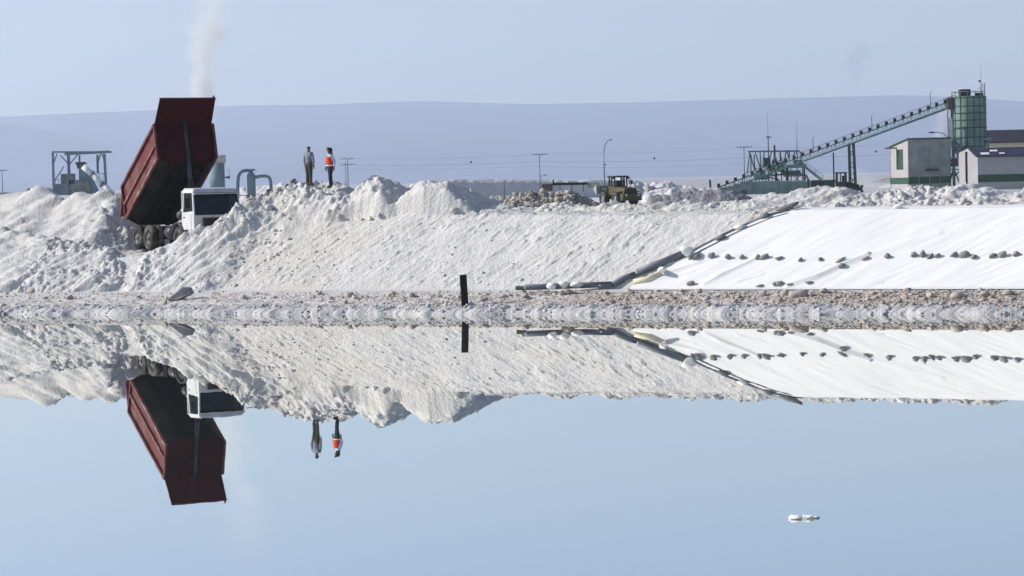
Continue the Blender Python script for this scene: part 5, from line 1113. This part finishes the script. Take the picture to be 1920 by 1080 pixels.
mb = MB(); mb.b2((1.2, -.3, 2.0), (1.7, .3, 2.85)); mb.build('seat', M['machine_black'], cb_)
mb = MB(); mb.b2((.65, -.95, 3.18), (2.35, .95, 3.36)); mb.build('cab_roof', M['machine_black'], T, bevel=.06)
mb = MB(); mb.tube((-.3, .3, 2.0), (-.3, .3, 2.85), .07); mb.build('exhaust_stack', M['machine_black'], T)
for y in (-.9, .9): mb = MB(); mb.box((.7, y, 3.1), (.15, .3, .25)); mb.build('work_light', M['machine_black'], T)
mb = MB(); mb.b2((2.2, -.6, .7), (3.8, .6, 1.6)); mb.build('front_frame', M['machine'], T)
for y in (-.7, .7): mb = MB(); mb.bar((2.6, y, 1.8), (4.2, y, 1.95), .22, .35); mb.build('lift_arm', M['machine'], T)
mb = MB(); mb.prism([(4.1, -1.4, 1.4), (4.25, -1.4, 2.3), (4.4, -1.4, 2.35), (5.0, -1.4, 1.9), (4.95, -1.4, 1.8), (4.5, -1.4, 1.45), (4.4, -1.4, 1.3)], (0, 2.8, 0)); mb.build('bucket', M['grey_wall'], T)
for y in (-1.2, 1.2): mb = MB(); mb.bar((.9, y * .8, 2.7), (.9, y * 1.15, 2.7), .05); mb.box((.9, y * 1.18, 2.55), (.08, .2, .42)); mb.build('mirror', M['machine_black'], T)
for y in (-.8, .8): mb = MB(); mb.tube((-2.02, y, 1.15), (-1.96, y, 1.15), .1, .1, 10); mb.build('tail_light', M['off_white'], T)

# ------------------------------------------------------------------ bulldozer
bd = Site('bulldozer', 'dark bulldozer working on the salt row in front of the conveyor trestle', 'bulldozer', 1588, 361, 400)
T = bd.t; T.rotation_euler = (0, 0, R_(-14))
for y in (-1.0, 1.0):
    mb = MB(); prof = [(-1.9, .35), (-1.75, .85), (1.6, .85), (1.95, .55), (1.6, .05), (-1.5, .0)]; mb.prism([(x, y - .28, z) for x, z in prof], (0, .56, 0)); tk_ = mb.build('track', M['machine_black'], T)
    for x in (-1.5, -.8, -.1, .6, 1.4): mb = MB(); mb.lathe([(.001, -.3), (.26, -.3), (.26, .3), (.001, .3)], 'Y', (x, y, .36), 12); mb.build('roller', M['machine_dark'], tk_)
mb = MB(); mb.hexa([(-.1, -.65, .6), (2.1, -.55, .6), (2.1, .55, .6), (-.1, .65, .6)], [(-.1, -.6, 1.75), (1.9, -.45, 1.25), (1.9, .45, 1.25), (-.1, .6, 1.75)]); mb.build('hood', M['machine_dark'], T, bevel=.06)
mb = MB(); mb.b2((-1.7, -.85, .6), (-.05, .85, 1.75)); cb_ = mb.build('cab', M['machine_dark'], T)
for x, y in ((-1.6, -.78), (-1.6, .78), (-.15, -.78), (-.15, .78), (-.9, -.8)):
    mb = MB(); mb.bar((x, y, 1.7), (x * .95 - .04, y * .95, 3.05), .15); mb.build('cab_pillar', M['machine_black'], cb_)
mb = MB(); mb.b2((-.75, -.3, 1.7), (-.35, .25, 2.7)); mb.build('seat', M['machine_black'], cb_)
mb = MB(); mb.b2((-1.75, -.9, 3.02), (-.0, .9, 3.25)); mb.build('cab_roof', M['machine_black'], T)
mb = MB(); mb.tube((.9, .3, 1.4), (.9, .3, 2.15), .06); mb.build('exhaust_stack', M['machine_black'], T)
mb = MB(); mb.prism([(2.35, -1.6, .0), (2.15, -1.6, .5), (2.35, -1.6, 1.15), (2.5, -1.6, 1.1), (2.3, -1.6, .5), (2.5, -1.6, -.02)], (0, 3.2, 0)); mb.build('blade', M['machine_black'], T)
for y in (-1.35, 1.35): mb = MB(); mb.bar((-.2, y, .45), (2.3, y, .35), .16); mb.build('push_arm', M['machine_black'], T)
mb = MB(); mb.bar((-1.8, 0, .6), (-3.6, 0, .45), .22, .9); mb.build('rear_bar', M['machine_black'], T)  # low dark bar reaching back behind the tracks

# ------------------------------------------------------------------ smoke and dust
def plume(name, label, cat, path_, D, color, dens, seed, nscale, hi=1.0, kind='stuff'):
    """path_: (u, v, radius px) from the base up"""
    k = D / FPX; O = pt(path_[0][0], path_[0][1], D)
    P_ = [Vector(pt(u, v, D) - O) for u, v, r in path_]; rr = [r * k for _, _, r in path_]
    mb = MB(); N_ = 20; vs = [(p.x + 1.25 * r_ * math.cos(6.2832 * q / N_), p.y + 1.25 * r_ * math.sin(6.2832 * q / N_), p.z) for p, r_ in zip(P_, rr) for q in range(N_)]
    mb.add(vs, [(i * N_ + q, i * N_ + (q + 1) % N_, (i + 1) * N_ + (q + 1) % N_, (i + 1) * N_ + q) for i in range(len(P_) - 1) for q in range(N_)] + [tuple(range(N_ - 1, -1, -1)), tuple(range((len(P_) - 1) * N_, len(P_) * N_))])
    m = bpy.data.materials.new(name); m.use_nodes = True; n = m.node_tree; n.nodes.clear()
    om = n.nodes.new('ShaderNodeOutputMaterial'); pv = n.nodes.new('ShaderNodeVolumePrincipled'); n.links.new(pv.outputs[0], om.inputs['Volume'])
    pv.inputs['Color'].default_value = (*color, 1); pv.inputs['Anisotropy'].default_value = .3
    tc = n.nodes.new('ShaderNodeTexCoord'); sp = n.nodes.new('ShaderNodeSeparateXYZ'); n.links.new(tc.outputs['Object'], sp.inputs[0])
    # radial falloff from the leaning axis
    H = P_[-1].z
    def curve(vals):
        fc = n.nodes.new('ShaderNodeFloatCurve'); c = fc.mapping.curves[0]
        lo, hi_ = min(vals), max(vals); sp_ = (hi_ - lo) or 1
        for i, (p, v_) in enumerate(zip(P_, vals)):
            x, y = p.z / H, (v_ - lo) / sp_
            if i == 0: c.points[0].location = (x, y)
            elif i == len(P_) - 1: c.points[-1].location = (x, y)
            else: c.points.new(x, y)
        fc.mapping.update(); n.links.new(zn.outputs[0], fc.inputs['Value'])
        ma = n.nodes.new('ShaderNodeMath'); ma.operation = 'MULTIPLY_ADD'; ma.inputs[1].default_value = sp_; ma.inputs[2].default_value = lo; n.links.new(fc.outputs[0], ma.inputs[0]); return ma
    def mth(op, a, b=None, c=None, clamp=False):
        q = n.nodes.new('ShaderNodeMath'); q.operation = op; q.use_clamp = clamp
        for i, x in enumerate((a, b, c)):
            if x is None: continue
            if isinstance(x, (int, float)): q.inputs[i].default_value = x
            else: n.links.new(x.outputs[0] if not hasattr(x, 'is_linked') else x, q.inputs[i])
        return q
    zn = mth('DIVIDE', sp.outputs[2], H)
    cx = curve([p.x for p in P_]); cr = curve(rr)
    dx = mth('SUBTRACT', sp.outputs[0], cx); r2 = mth('ADD', mth('MULTIPLY', dx, dx), mth('MULTIPLY', sp.outputs[1], sp.outputs[1]))
    rad = mth('DIVIDE', mth('SQRT', r2), cr)
    nz = n.nodes.new('ShaderNodeTexNoise'); nz.inputs['Scale'].default_value = nscale; nz.inputs['Detail'].default_value = 3; n.links.new(tc.outputs['Object'], nz.inputs['Vector'])
    e = mth('SUBTRACT', mth('ADD', 1.0, mth('MULTIPLY', mth('SUBTRACT', nz.outputs[0], .55), 1.6)), rad)
    e = mth('MULTIPLY', e, 1.3, None, True)
    den = mth('MULTIPLY', mth('MULTIPLY', e, e), mth('MULTIPLY', dens, mth('POWER', mth('SUBTRACT', 1.0, mth('MULTIPLY', zn, hi)), 2.6)))
    n.links.new(den.outputs[0], pv.inputs['Density'])
    o = mb.build(name, m, None, True); o.location = Vector(O); return tag(o, label, cat, None, kind)
plume('steam_plume', 'white steam column rising behind the raised truck body', None, [(379, 330, 26), (381, 250, 30), (381, 185, 36), (383, 140, 40), (391, 70, 50), (402, 0, 54), (416, -90, 66), (425, -180, 76), (432, -300, 88)], 620, (.98, .98, 1.0), .9, 3, .16, .93)
plume('dust_cloud', 'pale dust cloud hanging between the conveyor and the silo column', None, [(1758, 264, 10), (1759, 250, 17), (1762, 232, 21), (1766, 214, 19), (1770, 205, 12)], D0 + 8, (.93, .90, .92), .55, 5, .5, .3)
plume('smoke_puff', 'faint grey smoke puff high above the conveyor', None, [(1608, 165, 8), (1605, 140, 22), (1606, 115, 30), (1612, 95, 28), (1618, 80, 10)], 500, (.35, .34, .34), .07, 8, .35, .1)
plume('dust_haze', 'thin pale dust drifting behind the bulldozer', None, [(1625, 352, 36), (1622, 340, 48), (1615, 325, 40), (1608, 312, 16)], 500, (.85, .86, .86), .10, 9, .25, .2)
